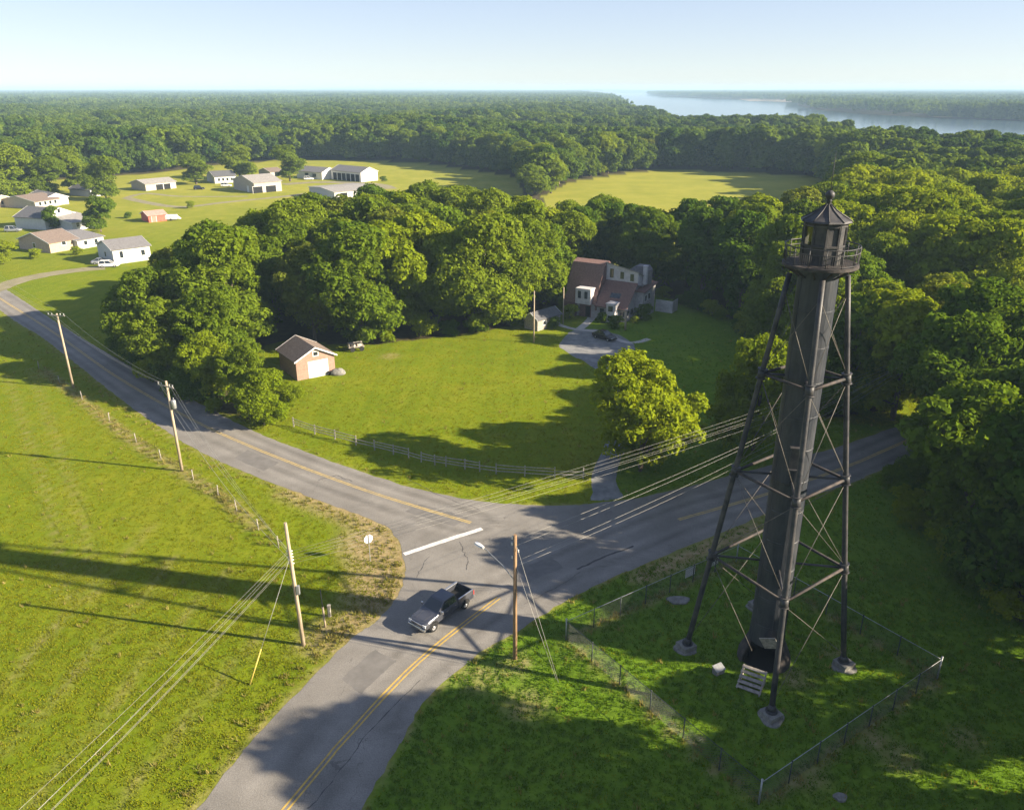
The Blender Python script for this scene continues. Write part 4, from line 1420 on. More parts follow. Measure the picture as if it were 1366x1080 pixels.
def utility_pole(key, px, py, ptop, label, m='wood_pole', lean=None, cross=None, crossz=0.5, crosslen=2.4, r0=0.17, transformer=False, h=None, group='utility poles along the roads'):
    b = G(px, py)
    h = h or HT(px, py, ptop)
    t = thing('utility_pole', label, 'utility pole', b, 0, group)
    top = Vector((lean[0], lean[1], h)) if lean else Vector((0, 0, h))
    mb = MB(); mb.tube([(0, 0, -.3), top * 0.5, top], [r0, r0 * .85, r0 * .68], 12); mb.build('post', M[m], t)
    poles[key] = (b, top, h)
    if cross is not None:
        d = Vector((math.cos(cross), math.sin(cross), 0))
        c = top * ((h - crossz) / h)
        n = Vector((-d.y, d.x, 0))
        c2 = c - n * 0.16
        mb = MB(); mb.beam(c2 - d * crosslen / 2, c2 + d * crosslen / 2, 0.10, 0.13)
        ca = mb.build('crossarm', M['wood_grey'], t)
        mb = MB()
        for s_ in (-1, 1):
            mb.beam(c2 + d * s_ * crosslen * .3, c - n * .1 + Vector((0, 0, -.75)), 0.03, 0.05)
        mb.build('brace', M['galv'], ca)
        for s_ in (-.92, -.5, .5, .92):
            p = c2 + d * s_ * crosslen / 2
            mb = MB(); mb.lathe([(.03, .06), (.03, .14), (.085, .15), (.05, .21), (.075, .23), (.04, .31), (.005, .33)], 8, p); mb.build('insulator', M['porcelain'], ca)
        poles[key] += (c2, d, crosslen)
    if transformer:
        mb = MB(); p = top * .75 + Vector((.42, -.05, 0))
        mb.lathe([(.01, -.45), (.24, -.45), (.26, -.40), (.26, .42), (.22, .5), (.01, .52)], 14, p)
        tf = mb.build('transformer', M['galv'], t)
        mb = MB(); mb.beam(p + Vector((-.4, 0, .2)), p + Vector((-.2, 0, .2)), .08, .12); mb.tube([p + Vector((.05, 0, .5)), p + Vector((.05, 0, .78))], .04, 6); mb.build('bracket', M['galv'], tf)
    return t


A_ = utility_pole('A', 405, 860, 697, 'bare pale wooden utility pole left of the pickup truck, wires tied below its top', lean=(-0.28, 0.0))
B_ = utility_pole('B', 687, 878, 713, 'brown wooden utility pole with street lamp at the roadside right of the pickup truck', 'wood_pole_brown')
C_ = utility_pole('C', 243, 628, 508, 'wooden utility pole with crossarm and grey transformer on the meadow edge', cross=R(-28), crossz=.55, lean=(-.1, 0), transformer=True)
D_ = utility_pole('D', 98, 517, 418, 'distant wooden utility pole with plain crossarm beside the joining road', cross=R(-10), crossz=.25, lean=(-.1, 0), crosslen=2.6)
E_ = utility_pole('E', 712, 457, 388, 'slim pale pole on the lawn in front of the small shed', r0=.13)
F_ = utility_pole('F', 751, 432, 383, 'slim pale pole between the shed and the shingled house', r0=.12)
Hq = utility_pole('H', 1229, 562, 0, 'wooden utility pole almost hidden by trees at the far end of the shaded road', h=11.0, cross=R(-60), crossz=.5)
utility_pole('J', -60, 380, 0, 'wooden utility pole beyond the left edge carrying the roadside wires', h=11.0, cross=R(-10), crossz=.3)
t = thing('utility_pole', 'wooden utility pole below the left corner, outside the view', 'utility pole', (-30.5, 4, 0), 0, 'utility poles along the roads')
mb = MB(); mb.tube([(0, 0, -.3), (0, 0, 11)], [.17, .12], 12); mb.build('post', M['wood_pole'], t)
poles['K'] = (Vector((-30.5, 4, 0)), Vector((0, 0, 11)), 11)


def at_pole(k, z, dx=0.0, dy=0.0):
    b, top = poles[k][0], poles[k][1]
    return b + top * (z / poles[k][2]) + Vector((dx, dy, 0))


def arm_pt(k, s_):
    b = poles[k][0]; c2, d, L = poles[k][3:6]
    return b + c2 + d * s_ * L / 2 + Vector((0, 0, .32))


def cable(p, q, sag, r=0.018, label='', group=''):
    mb = MB()
    pts_ = []
    for i in range(25):
        t_ = i / 24
        v = Vector(p).lerp(Vector(q), t_); v.z -= 4 * sag * t_ * (1 - t_)
        pts_.append(v)
    mb.tube(pts_, r, 5)
    o = mb.build('power_line', M['wire'])
    tag(o, label, 'wire', group or None)


for z1, z2, s_ in ((8.45, 10.0, .9), (8.2, 9.6, 1.0), (7.95, 9.2, 1.1), (7.7, 8.8, 1.0), (7.4, 8.3, 1.2)):
    cable(at_pole('A', z1, .14), at_pole('H', z2, -.2), s_, .007, 'pale overhead wire strung from the bare pole over the junction towards the trees', 'wires across the junction')
for z1, z2, s_, in ((10.4, 10.5, 1.2), (9.9, 10.5, 1.3), (8.6, 9.9, 1.4), (8.2, 9.4, 1.6)):
    cable(at_pole('B', z1, .12), at_pole('H', z2, .2 * z1 - 2, 0), s_, .009, 'overhead wire from the street lamp pole along the shaded road', 'wires along the shaded road')
for z1, z2, dx in ((8.45, 9.4, -.5), (8.3, 9.2, .3), (8.0, 8.8, -.1), (7.7, 8.3, .2), (7.55, 8.1, .1)):
    cable(at_pole('A', z1, -.12), at_pole('K', z2, dx * 2), 1.0, .0075, 'pale overhead wire running from the bare pole across the meadow to the lower left corner', 'wires over the meadow')
for s_, z in ((-.92, 8.5), (.92, 8.35), (.5, 8.1)):
    cable(arm_pt('C', s_), at_pole('A', z, -.1, .1), 1.0, .010, 'thin wire from the transformer pole down to the bare pole', 'wires between the transformer pole and the bare pole')
cable(at_pole('C', 7.6, .1), at_pole('A', 7.6, -.1, .1), 1.2, .016, 'thick cable slung below the thin wires from the transformer pole to the bare pole', None)
for s_ in (-.92, -.5, .92):
    cable(arm_pt('D', s_), arm_pt('C', s_), .9, .010, 'thin wire between the crossarms of the two poles along the joining road', 'wires along the joining road')
    cable(arm_pt('J', s_), arm_pt('D', s_), .9, .010, 'thin wire running off the left edge from the distant crossarm', 'wires leaving at the left edge')
# fittings on the bare pole
for z in (8.45, 8.2, 7.95, 7.7, 7.4):
    mb = MB(); mb.tube([at_pole('A', z, -.22) - poles['A'][0], at_pole('A', z, .22) - poles['A'][0]], .05, 8); mb.build('insulator', M['porcelain'], A_)
mb = MB(); mb.box(at_pole('A', 5.1, .22, -.05) - poles['A'][0], (.24, .22, .75)); mb.build('meter_box', M['galv'], A_, bevel=.02)
for z, sx in ((10.5, -.2), (10.0, -.22), (9.4, .2), (8.9, -.2)):
    mb = MB(); mb.lathe([(.03, -.1), (.09, -.05), (.05, .02), (.09, .08), (.03, .16)], 8, (sx, 0, z)); mb.build('insulator', M['porcelain'], B_)
# street lamp on its arm
lp = G(640, 727, 8.0) - poles['B'][0]
mb = MB(); mb.tube([Vector((0, 0, 6.9)), Vector((lp.x * .35, lp.y * .35, 7.55)), Vector((lp.x * .8, lp.y * .8, 7.95)), Vector((lp.x * .97, lp.y * .97, 8.0))], .035, 8)
la = mb.build('lamp_arm', M['galv'], B_)
mb = MB(); an = math.atan2(lp.y, lp.x)
mb.loft([[Vector((math.cos(an) * u - math.sin(an) * (wy * sy), math.sin(an) * u + math.cos(an) * (wy * sy), 0)) + lp + Vector((0, 0, zz)) for sy, zz in ((-1, -.05), (-.7, .08), (.7, .08), (1, -.05), (.6, -.12), (-.6, -.12))] for u, wy in ((-.45, .09), (-.2, .17), (.25, .2), (.5, .14))])
mb.build('lamp_head', M['white'], la)
# guy wires
gw = MB()
for top_, gx in ((10.2, (745, 910)), (8.4, (742, 906))):
    gw.tube([at_pole('B', top_), G(*gx)], .016, 5)
o = gw.build('guy_wire', M['wire']); tag(o, 'pair of guy wires anchoring the street lamp pole into the grass', 'guy wire')
g = thing('guy_wire', 'guy wire with yellow plastic guard anchoring the bare pole into the meadow', 'guy wire', G(333, 914))
e_ = at_pole('A', 8.0) - G(333, 914)
mb = MB(); mb.tube([(0, 0, 0), e_], .016, 5); mb.build('wire', M['wire'], g)
mb = MB(); mb.tube([e_ * .01, e_ * .28], .05, 8); mb.build('guard', M['yellow_guard'], g)

# ------------------------------------------------------------------ stop sign (seen from behind), marker posts
sg = thing('stop_sign', 'octagonal road sign seen from its pale back, on the dry grass corner', 'road sign', G(494, 748), R(35))
mb = MB(); mb.beam((0, 0, -.1), (0, 0, 2.75), .06, .05); mb.build('post', M['galv'], sg)


def octa(r, y0, y1, mbx, m=0):
    ring = [[(r * math.cos(R(22.5 + 45 * k)), y, 2.3 + r * math.sin(R(22.5 + 45 * k))) for k in range(8)] for y in (y0, y1)]
    mbx.loft(ring, m)


mb = MB(); octa(.45, .035, .05, mb); pn = mb.build('plate', M['white'], sg)
mb = MB(); octa(.42, .0505, .053, mb); mb.build('sign_face', M['stop_red'], pn)
t = thing('marker_post', 'thin dark marker rod on a pale wooden stake between the bare pole and the road', 'marker post', G(434, 836))
mb = MB(); mb.tube([(0, 0, -.1), (-.05, 0, 1.9)], .085, 8); mb.build('stake', M['wood_pole'], t)
mb = MB(); mb.tube([(-.05, 0, 1.9), (-.1, 0, 3.6)], .035, 6); mb.build('rod', M['iron'], t)
t = thing('cable_pedestal', 'short weathered green grey cable pedestal beside the marker post', 'pedestal', G(440, 822))
mb = MB(); mb.box((0, 0, .5), (.22, .22, 1.1)); mb.box((0, 0, 1.08), (.26, .26, .1)); mb.build('cabinet', M['wood_grey'], t, bevel=.015)
mb = MB(); mb.box((0, -.113, .55), (.14, .01, .3)); mb.build('hatch', M['galv'], t)

# ------------------------------------------------------------------ split rail fence along the lawn, wire fence along the meadow
rl = PW([(392, 569), (420, 579), (447, 586), (475, 594), (500, 600), (525, 606), (545, 611), (562, 616), (580, 620), (595, 622), (620, 626), (640, 629), (662, 632), (700, 635), (740, 637), (778, 638)])
o0 = rl[0]
t = thing('rail_fence', 'weathered grey split rail fence curving along the lawn above the road', 'fence', (o0.x, o0.y, 0))
rr_ = random.Random(3)
for i, p in enumerate(rl):
    q = p - o0
    mb = MB(); mb.beam((q.x, q.y, -.1), (q.x + rr_.uniform(-.05, .05), q.y, 1.3), .13, .13, 0, (1, 0, 0)); mb.build('post', M['wood_grey'], t)
    if i + 1 < len(rl) and i not in ():
        q2 = rl[i + 1] - o0
        for z in (.42, .78, 1.12):
            if rr_.random() < .10 and z > .5:
                continue
            mb = MB(); mb.beam((q.x, q.y, z + rr_.uniform(-.04, .04)), (q2.x, q2.y, z + rr_.uniform(-.06, .06)), .045, .09); mb.build('rail', M['wood_grey'], t)
wl = PW([(52, 492), (80, 512), (110, 533), (146, 562), (182, 590), (215, 612), (258, 640), (291, 661), (316, 681), (345, 707), (372, 730)])
o0 = wl[0]
t = thing('wire_fence', 'old wire fence on short wooden posts between the meadow and the joining road', 'fence', (o0.x, o0.y, 0))
for i, p in enumerate(wl):
    q = p - o0
    mb = MB(); mb.tube([(q.x, q.y, -.1), (q.x + rr_.uniform(-.12, .12), q.y, 1.25)], .055, 7); mb.build('post', M['wood_grey'], t)
for z in (.4, .75, 1.1):
    mb = MB()
    mb.tube([(p.x - o0.x, p.y - o0.y, z) for p in wl], .010, 4); mb.build('wire', M['fence_wire'], t)


# ------------------------------------------------------------------ buildings
def house3(name, label, cat, pl, pk, pr, h, rise, wallm, roofm, ridge='x', over=.35, group=None, wins=(), doors=(), chim=None, roof_t=.14, wins_m=None):
    """pl, pk, pr: picture points of the feet of the left, nearest and right corners. local x runs nearest->right, y nearest->left"""
    K, Lp, Rp = G(*pk), G(*pl), G(*pr)
    ax = (Rp - K); ay = (Lp - K)
    Lx, Ly = ax.length, ay.length
    if K.y > 180:
        Lx *= .9; Ly *= .9
    rz = math.atan2(ax.y, ax.x)
    ny = math.atan2(ay.y, ay.x) - math.pi / 2
    dz = (ny - rz + math.pi) % (2 * math.pi) - math.pi
    rz += dz / 2
    if K.y > 180:
        h *= .82; rise *= .85
    t = thing(name, label, cat, K, rz, group)
    mb = MB()
    if ridge == 'x':
        ring = [(0, 0, -.1), (0, 0, h), (0, Ly / 2, h + rise), (0, Ly, h), (0, Ly, -.1)]
        mb.loft([ring, [(Lx, b, c) for a, b, c in ring]])
    else:
        ring = [(0, 0, -.1), (0, 0, h), (Lx / 2, 0, h + rise), (Lx, 0, h), (Lx, 0, -.1)]
        mb.loft([ring, [(a, Ly, c) for a, b, c in ring]])
    mb.build('wall', wallm, t)
    mb = MB()
    if ridge == 'x':
        sl = rise / (Ly / 2)
        for s_ in (0, 1):
            y0, y1 = (-over, Ly / 2) if s_ == 0 else (Ly + over, Ly / 2)
            z0 = h - over * sl + .03
            mb.loft([[(x, y0, z0), (x, y1, h + rise + .03), (x, y1, h + rise + .03 + roof_t), (x, y0, z0 + roof_t)] for x in (-over, Lx + over)])
    else:
        sl = rise / (Lx / 2)
        for s_ in (0, 1):
            x0, x1 = (-over, Lx / 2) if s_ == 0 else (Lx + over, Lx / 2)
            z0 = h - over * sl + .03
            mb.loft([[(x0, y, z0), (x1, y, h + rise + .03), (x1, y, h + rise + .03 + roof_t), (x0, y, z0 + roof_t)] for y in (-over, Ly + over)])
    rf_ = mb.build('roof', roofm, t)
    ends = [-over - .02, (Lx if ridge == 'x' else Ly) + over + .02]
    for e in ends:
        w_ = (Ly if ridge == 'x' else Lx)
        ring_ = []
        for d_ in (-.02, .02):
            prof_ = [(-over, h - over * sl - .03), (w_ / 2, h + rise - .03), (w_ + over, h - over * sl - .03), (w_ + over, h - over * sl + .2), (w_ / 2, h + rise + .2), (-over, h - over * sl + .2)]
            ring_.append([(e + d_, u_, z_) if ridge == 'x' else (u_, e + d_, z_) for u_, z_ in prof_])
        mb = MB(); mb.loft(ring_); mb.build('fascia', M['white'], rf_)
    if chim:
        mb = MB(); mb.box((chim[0] * Lx, chim[1] * Ly, h + rise * .9), (.8, .8, 2.2)); mb.build('chimney', M['brick'], rf_)
    for kind, lst in (('window', wins), ('door', doors)):
        for wdef in lst:
            face, u, z, ww, hh = wdef[:5]
            mm = wdef[5] if len(wdef) > 5 else (M['window'] if kind == 'window' else M['white'])
            mb = MB(); fr = MB()
            for m_, g_, e_ in ((mb, .02, 0), (fr, .012, .12)):
                if face == 'x':      # wall y = 0
                    m_.box((u * Lx, -g_, z + hh / 2), (ww + 2 * e_, .04, hh + 2 * e_))
                else:                # wall x = 0
                    m_.box((-g_, u * Ly, z + hh / 2), (.04, ww + 2 * e_, hh + 2 * e_))
            o = mb.build(kind, mm, t)
            fr.build('frame', M['white'], o)
            if kind == 'door' and ww > 2.5 and K.y < 180:
                sm_ = MB()
                for q in range(1, 5):
                    sm_.box((u * Lx, -.042, z + hh * q / 5), (ww, .012, .035))
                sm_.build('panel_seam', M['concrete'], o)
    return t, Lx, Ly


# brick garage on the lawn
house3('brick_garage', 'small red brick garage with brown gable roof and white roll door on the lawn', 'garage', (376, 491), (397, 508), (447, 497), 3.0, 1.55, M['brick'], M['roof_brown'], 'y',
       doors=[('x', .56, 0, 2.9, 2.45, M['white'])], wins=[('x', .52, 3.35, .7, .55)])
house3('garden_shed', 'small weathered grey shed beside the footpath to the shingled house', 'shed', (701, 437), (717, 442), (744, 432), 2.0, 1.0, M['wood_grey'], M['roof_dark'], 'x', over=.25,
       doors=[('x', .72, 0, .9, 1.8, M['dark'])], wins=[('x', .3, .9, .7, .6)])
t = thing('junk_cart', 'old wooden cart with junk lying in the grass right of the garage', 'cart', G(475, 467), .4)
mb = MB(); mb.box((0, 0, .7), (2.6, 1.4, .14)); mb.box((-1.2, 0, 1.0), (.1, 1.4, .6)); mb.box((0, .65, 1.0), (2.4, .1, .5), 0); mb.build('bed', M['wood_grey'], t)
for sx in (-.7, .8):
    for sy in (-.8, .8):
        mb = MB(); mb.tube([(sx, sy - .07, .4), (sx, sy + .07, .4)], .4, 14); mb.build('wheel', M['tyre'], t)
mb = MB(); mb.box((.5, 0, 1.0), (.8, .7, .5), .3); mb.box((-.4, -.2, .95), (.6, .5, .4), .8); mb.build('cargo', M['tan_pale'], t)
t = thing('tarp_pile', 'low pile of junk under a grey tarp at the right corner of the garage', 'tarp', G(451, 499), .3)
mb = MB(); mb.loft([[(math.cos(q) * r * 1.2, math.sin(q) * r * .8, z + .07 * math.sin(4 * q)) for q in [k * math.pi / 8 for k in range(16)]] for r, z in ((1.0, -.05), (.9, .4), (.6, .75), (.2, .9))], smooth=True); mb.build('tarp', M['concrete'], t)
mb = MB(); mb.tube([(-1.3, -.1, .3), (-1.3, .15, .3)], .33, 12); mb.build('wheel', M['tyre'], t)

# the big shingled house
HK = G(834, 431)
M['pale_siding'] = mat('pale_siding', (0.44, 0.42, 0.42), 0.8, var=0.12, scale=1.5)
hs_ = thing('shingled_house', 'large modern house with steep brown shingle slopes and a white clerestory', 'house', HK, R(-31))
SH, WS, GS = M['shingle_red'], M['pale_siding'], M['gray_siding']
mb = MB(); mb.box((-6.4, 5.5, 1.3), (12.6, 10.4, 2.8)); mb.build('wall', GS, hs_)
mb = MB()   # side wall of the right block with its sloping top
mb.loft([[(x, .3, 2.4), (x, 4.4, 6.1), (x, 10.6, 4.4), (x, 10.6, 2.4)] for x in (-6.0, -.12)]); mb.build('gable_wall', GS, hs_)
mb = MB()
mb.loft([[(x, -.5, 2.45), (x, 4.25, 6.35), (x, 4.25, 6.6), (x, -.62, 2.62)] for x in (-6.1, .35)])
mb.build('shingle_slope', SH, hs_)
mb = MB()
mb.loft([[(-6.1, 4.3, 6.3), (-6.1, 4.3, 9.75), (-6.1, 10.8, 6.0), (-6.1, 10.8, 4.2)], [(.3, 4.3, 6.3), (.3, 4.3, 8.5), (.3, 10.8, 5.6), (.3, 10.8, 4.2)]])
cl_ = mb.build('clerestory', WS, hs_)
for xw, zt in ((-5.0, 7.35), (-2.9, 7.15), (-.9, 6.95)):
    mb = MB(); mb.box((xw, 4.28, zt + .55), (.72, .06, 1.7 if xw < -4 else 1.3)); mb.build('window', M['window'], cl_)
mb = MB(); mb.loft([[(-6.25, 4.0, 9.80), (-6.25, 11.1, 5.95), (-6.25, 11.1, 6.1), (-6.25, 4.0, 9.98)], [(.55, 4.0, 8.53), (.55, 11.1, 5.5), (.55, 11.1, 5.65), (.55, 4.0, 8.71)]]); mb.build('roof', M['roof_pale'], hs_)
mb = MB()
mb.loft([[(x, -.25, 2.7), (x, 3.6, 9.5), (x, 5.4, 9.9), (x, 11, 6.0), (x, 11, 2.7)] for x in (-12.8, -6.13)]); mb.build('shingle_slope', SH, hs_)
mb = MB(); mb.box((-6.02, 1.5, 2.6), (.14, 3.6, 2.0)); mb.build('trim', SH, hs_)
mb = MB(); mb.box((-11.3, -.1, 1.25), (2.6, .5, 2.9)); mb.build('shingle_wall', SH, hs_)
mb = MB(); mb.box((-8.4, .3, 4.1), (3.1, 2.2, 2.9)); by = mb.build('bay', WS, hs_)
for xw in (-9.1, -7.75):
    mb = MB(); mb.box((xw, -.81, 4.4), (.62, .05, 1.35)); mb.build('window', M['window'], by)
mb = MB(); mb.box((-8.3, .28, 1.2), (2.4, .1, 2.5)); en = mb.build('entrance', SH, hs_)
mb = MB(); mb.box((-7.75, .21, 1.05), (.95, .06, 2.1)); mb.build('door', M['dark'], en)
mb = MB(); mb.box((-2.3, -.7, 1.75), (1.7, 2.0, 3.7)); mb.box((-2.3, -.75, 3.65), (1.95, 2.2, .14)); b2 = mb.build('bay', WS, hs_)
for zw in (.5, 2.3):
    mb = MB(); mb.box((-2.3, -1.72, zw + .45), (.9, .05, 1.0)); mb.build('window', M['window'], b2)
for xw in (-4.9, -.8):
    mb = MB(); mb.box((xw, .28, 1.5), (.8, .05, 1.0)); mb.build('window', M['window'], hs_)
mb = MB(); mb.box((-2.9, 1.62, 4.42), (2.0, .10, 1.1), 0, 0, Matrix.Rotation(R(-50), 3, 'X')); mb.build('skylight', M['window'], hs_)
mb = MB(); mb.loft([[(x, 4.4, .0), (x, 4.4, 5.0), (x, 10.2, 5.6), (x, 10.2, .0)] for x in (-.1, 1.5)]); wg = mb.build('wing', GS, hs_)
mb = MB(); mb.loft([[(x, 4.1, 4.98), (x, 10.6, 5.68), (x, 10.6, 5.85), (x, 4.1, 5.15)] for x in (-.2, 1.9)]); mb.build('roof', SH, wg)
for yw, zw, ww, hh in ((5.6, 3.1, 1.0, 1.1), (7.2, 3.2, 1.0, 1.1), (5.6, 1.1, 1.1, .9), (7.3, 1.2, 1.1, .9)):
    mb = MB(); mb.box((1.51, yw, zw + hh / 2), (.05, ww, hh)); o = mb.build('window', M['window'], wg)
    mb = MB(); mb.box((1.50, yw, zw + hh / 2), (.04, ww + .3, hh + .3)); mb.build('frame', M['white'], o)
for yw in (1.4, 3.0):
    mb = MB(); mb.box((-.09, yw, 1.5), (.05, 1.0, 1.0)); mb.build('window', M['window'], hs_)
mb = MB(); mb.loft([[(-2.6, 7.2, 7.0), (-2.6, 7.2, 8.4), (-1.6, 7.2, 9.1), (.4, 7.2, 9.1), (1.0, 7.2, 8.4), (1.0, 7.2, 6.0)], [(-2.6, 9.6, 6.0), (-2.6, 9.6, 8.4), (-1.6, 9.6, 9.1), (.4, 9.6, 9.1), (1.0, 9.6, 8.4), (1.0, 9.6, 5.5)]]); mb.build('dormer', M['roof_grey'], hs_)
mb = MB(); mb.box((.75, 6.6, 7.7), (.7, .7, 3.4)); mb.box((.75, 6.6, 9.42), (.85, .85, .14)); mb.build('chimney', WS, hs_)
mb = MB(); mb.box((3.2, 11.0, 1.15), (3.4, .12, 2.3)); mb.box((4.9, 12.4, 1.15), (.12, 2.7, 2.3)); mb.build('screen_wall', WS, hs_)
for (x_, y_, v, h_, lb) in ((820, 437, 's1', 2.2, 'dark round shrub at the near corner of the shingled house'), (804, 430, 's1', 1.9, 'dark low shrub under the shingled slope of the big house'),
                            (858, 425, 's1', 2.8, 'dark upright shrub against the right wall of the shingled house'), (846, 430, 's2', 1.2, 'small shrub at the foot of the right wall of the shingled house'),
                            (760, 424, 's2', 2.6, 'leafy shrub left of the house entrance'), (738, 437, 's1', 2.0, 'dark shrub behind the small shed')):
    plant(v, G(x_, y_), h_, lb, name='shrub', cat='shrub')
t = thing('gate_post', 'thick pale post at the near corner of the shingled house', 'post', G(834, 440))
mb = MB(); mb.tube([(0, 0, -.1), (0, 0, 3.6)], [.2, .17], 8); mb.build('shaft', M['wood_pole'], t)
mb = MB(); mb.box((0, 0, 3.65), (.5, .5, .12)); mb.build('cap', M['wood_grey'], t)

# distant houses on the left
w4 = lambda f, zs=1.0: [(f, u, zs, 1.0, 1.2) for u in (.2, .4, .6, .8)]
house3('house', 'tan gabled house with grey roof, nearest of the houses on the left', 'house', (37, 329), (68, 338), (104, 330), 3.2, 2.4, M['tan_siding'], M['roof_brown'], 'x', wins=[('x', .5, 1.6, 1.1, 1.0)] + [('y', .5, .9, 1.0, 1.2)])
house3('house_wing', 'low pale wing with a grey roof joined to the tan gabled house', 'house', (92, 318), (105, 333), (124, 325), 2.8, 1.3, M['white_siding'], M['roof_grey'], 'x', wins=[('x', .3, .9, 1, 1.1), ('x', .7, .9, 1, 1.1)])
house3('house', 'white gabled house with dark roof behind a small dark tree', 'house', (40, 301), (62, 307), (86, 298), 4.2, 2.8, M['white_siding'], M['roof_dark'], 'y', wins=[('x', .5, 4.4, 1.0, 1.2), ('x', .25, 1.0, 1, 1.3), ('x', .75, 1.0, 1, 1.3)])
house3('house', 'long low white house with pale roof left of the dense green tree', 'house', (84, 293), (98, 308), (122, 301), 2.8, 1.5, M['white_siding'], M['roof_pale'], 'x', wins=w4('x'))
house3('house', 'brown roofed low house with tan walls behind the white gabled house', 'house', (30, 272), (48, 279), (66, 273), 3.0, 2.0, M['tan_pale'], M['roof_brown'], 'x', wins=w4('x'))
house3('house', 'bright white house with grey roof right of the brown roofed one', 'house', (56, 268), (62, 275), (90, 271), 3.2, 1.8, M['white'], M['roof_grey'], 'y', wins=[('x', .5, 1.0, 1.2, 1.3)])
house3('house', 'tan cottage cut by the left edge under the big tree', 'house', (-24, 274), (-14, 279), (10, 273), 3.0, 2.0, M['tan_siding'], M['roof_brown'], 'y', wins=[('x', .5, 1, 1.1, 1.2)])
house3('house', 'white rectangular house with plain grey roof by the driveway with the parked vehicles', 'house', (135, 343), (153, 353), (206, 345), 4.3, 1.9, M['white_siding'], M['roof_grey'], 'x', wins=[('x', .22, 1.4, .8, 1.6), ('x', .8, 1.4, .9, 1.3), ('y', .5, 1.2, .9, 1.2)])
house3('red_shed', 'small red painted shed with pinkish roof on the far lawn', 'shed', (192, 293), (199, 297), (224, 294), 2.6, 1.2, M['red_paint'], mat('roof_pink', (0.42, 0.22, 0.18), 0.85), 'x', doors=[('x', .3, 0, 1.4, 2.0, M['brick'])])
t = thing('trailer', 'small white trailer standing at the right end of the red shed', 'trailer', G(229, 294), .15)
mb = MB(); mb.box((0, 0, 1.1), (3.6, 1.9, 1.4)); mb.prism([(1.8, .5), (3.0, .5), (1.8, 1.5)], -.8, .8); mb.build('body', M['white'], t, bevel=.1)
for sy in (-.9, .9):
    mb = MB(); mb.tube([(0, sy - .1, .35), (0, sy + .1, .35)], .35, 12); mb.build('wheel', M['tyre'], t)
house3('long_shed', 'long pale farm shed with open fronted bays, left of the lone field tree', 'shed', (184, 251), (195, 255), (233, 250), 3.4, 1.6, M['tan_pale'], M['roof_pale'], 'x', doors=[('x', .45, 0, 3.2, 2.3, M['dark']), ('x', .7, 0, 3.0, 2.3, M['dark'])])
house3('barn', 'big pale barn with grey roof and dark doorways in the middle of the far lawns', 'barn', (319, 251), (340, 258), (377, 254), 5.0, 2.6, M['tan_pale'], M['roof_pale'], 'x', doors=[('x', .12, 0, 4.2, 2.6, M['dark']), ('x', .6, 0, 4.6, 2.6, M['dark']), ('y', .3, 0, 1.6, 2.4, M['white'])])
house3('house', 'white house with dark roof behind the lone field tree', 'house', (277, 241), (287, 245), (318, 243), 3.6, 2.2, M['white_siding'], M['roof_dark'], 'x', wins=w4('x'))
house3('garage', 'small dark roofed garage behind the tall oval tree', 'garage', (356, 233), (361, 236), (374, 234), 2.8, 1.6, M['tan_pale'], M['roof_brown'], 'x', doors=[('x', .5, 0, 2.4, 2.1, M['dark'])])
house3('house', 'white house with grey gable roof next to the long white hall', 'house', (403, 236), (430, 240), (446, 237), 4.0, 2.2, M['white'], M['roof_grey'], 'y', wins=[('y', .3, 1, 2.4, 1.6), ('y', .6, 1, 2.4, 1.6)])
house3('hall', 'long white hall with grey roof and a row of dark bays along its side', 'hall', (444, 238), (482, 243), (504, 240), 5.0, 2.4, M['white'], M['roof_grey'], 'y', doors=[('y', u, 0, 2.6, 3.2, M['dark']) for u in (.12, .27, .42, .57, .72, .87)])
house3('warehouse', 'flat grey roofed white warehouse half hidden behind the grove', 'warehouse', (412, 260), (447, 269), (512, 263), 4.2, .9, M['white_siding'], M['roof_pale'], 'x', doors=[('x', .2, 0, 3, 3, M['dark'])])
house3('house', 'small white cottage in the shade of the broad tree by the dirt lane', 'house', (112, 258), (122, 263), (136, 260), 3.0, 1.8, M['white_siding'], M['roof_dark'], 'y', wins=[('x', .5, 1, 1.2, 1.2)])
for (x_, y_, lb) in ((171, 291, 'small round bush left of the red shed on the far lawn'), (48, 345, 'yellowish bush by the left corner of the tan gabled house'), (104, 340, 'dark bush before the right wing of the tan house'), (160, 338, 'dark shrub by the far corner of the white rectangular house'),
                     (255, 278, 'low green bush on the far lawn right of the red shed'), (512, 242, 'small dark bush right of the long white hall')):
    plant(rv.choice(['s1', 's2']), G(x_, y_), rv.uniform(2, 3), lb, name='bush', cat='bush')


# ------------------------------------------------------------------ vehicles
def wheel(t, x, y, r, wd):
    s_ = 1 if y > 0 else -1
    w_ = thing('wheel', '', '', (x, y, r)); del w_['label']; del w_['category']; w_.parent = t
    mb = MB(); mb.lathe([(r * .6, -wd / 2), (r * .9, -wd / 2), (r, -wd * .35), (r, wd * .35), (r * .9, wd / 2), (r * .6, wd / 2)], 22, rot=Matrix.Rotation(R(90), 3, 'X')); mb.build('tyre', M['tyre'], w_)
    mb = MB(); mb.lathe([(r * .62, -wd * .3), (r * .62, wd * .42 * 1), (r * .52, wd * .34), (r * .18, wd * .36), (r * .15, wd * .45), (.005, wd * .45)], 22, rot=Matrix.Rotation(R(-90 * s_), 3, 'X')); mb.build('rim', M['rim'], w_)


def section(x, wd, zb, zm, zt, tw):
    """cross-section with tumblehome, 10 points"""
    return [(x, -wd * .93, zb), (x, -wd, zb + .12), (x, -wd, zm), (x, -wd * tw, zt - .03), (x, -wd * tw * .9, zt), (x, wd * tw * .9, zt), (x, wd * tw, zt - .03), (x, wd, zm), (x, wd, zb + .12), (x, wd * .93, zb)]


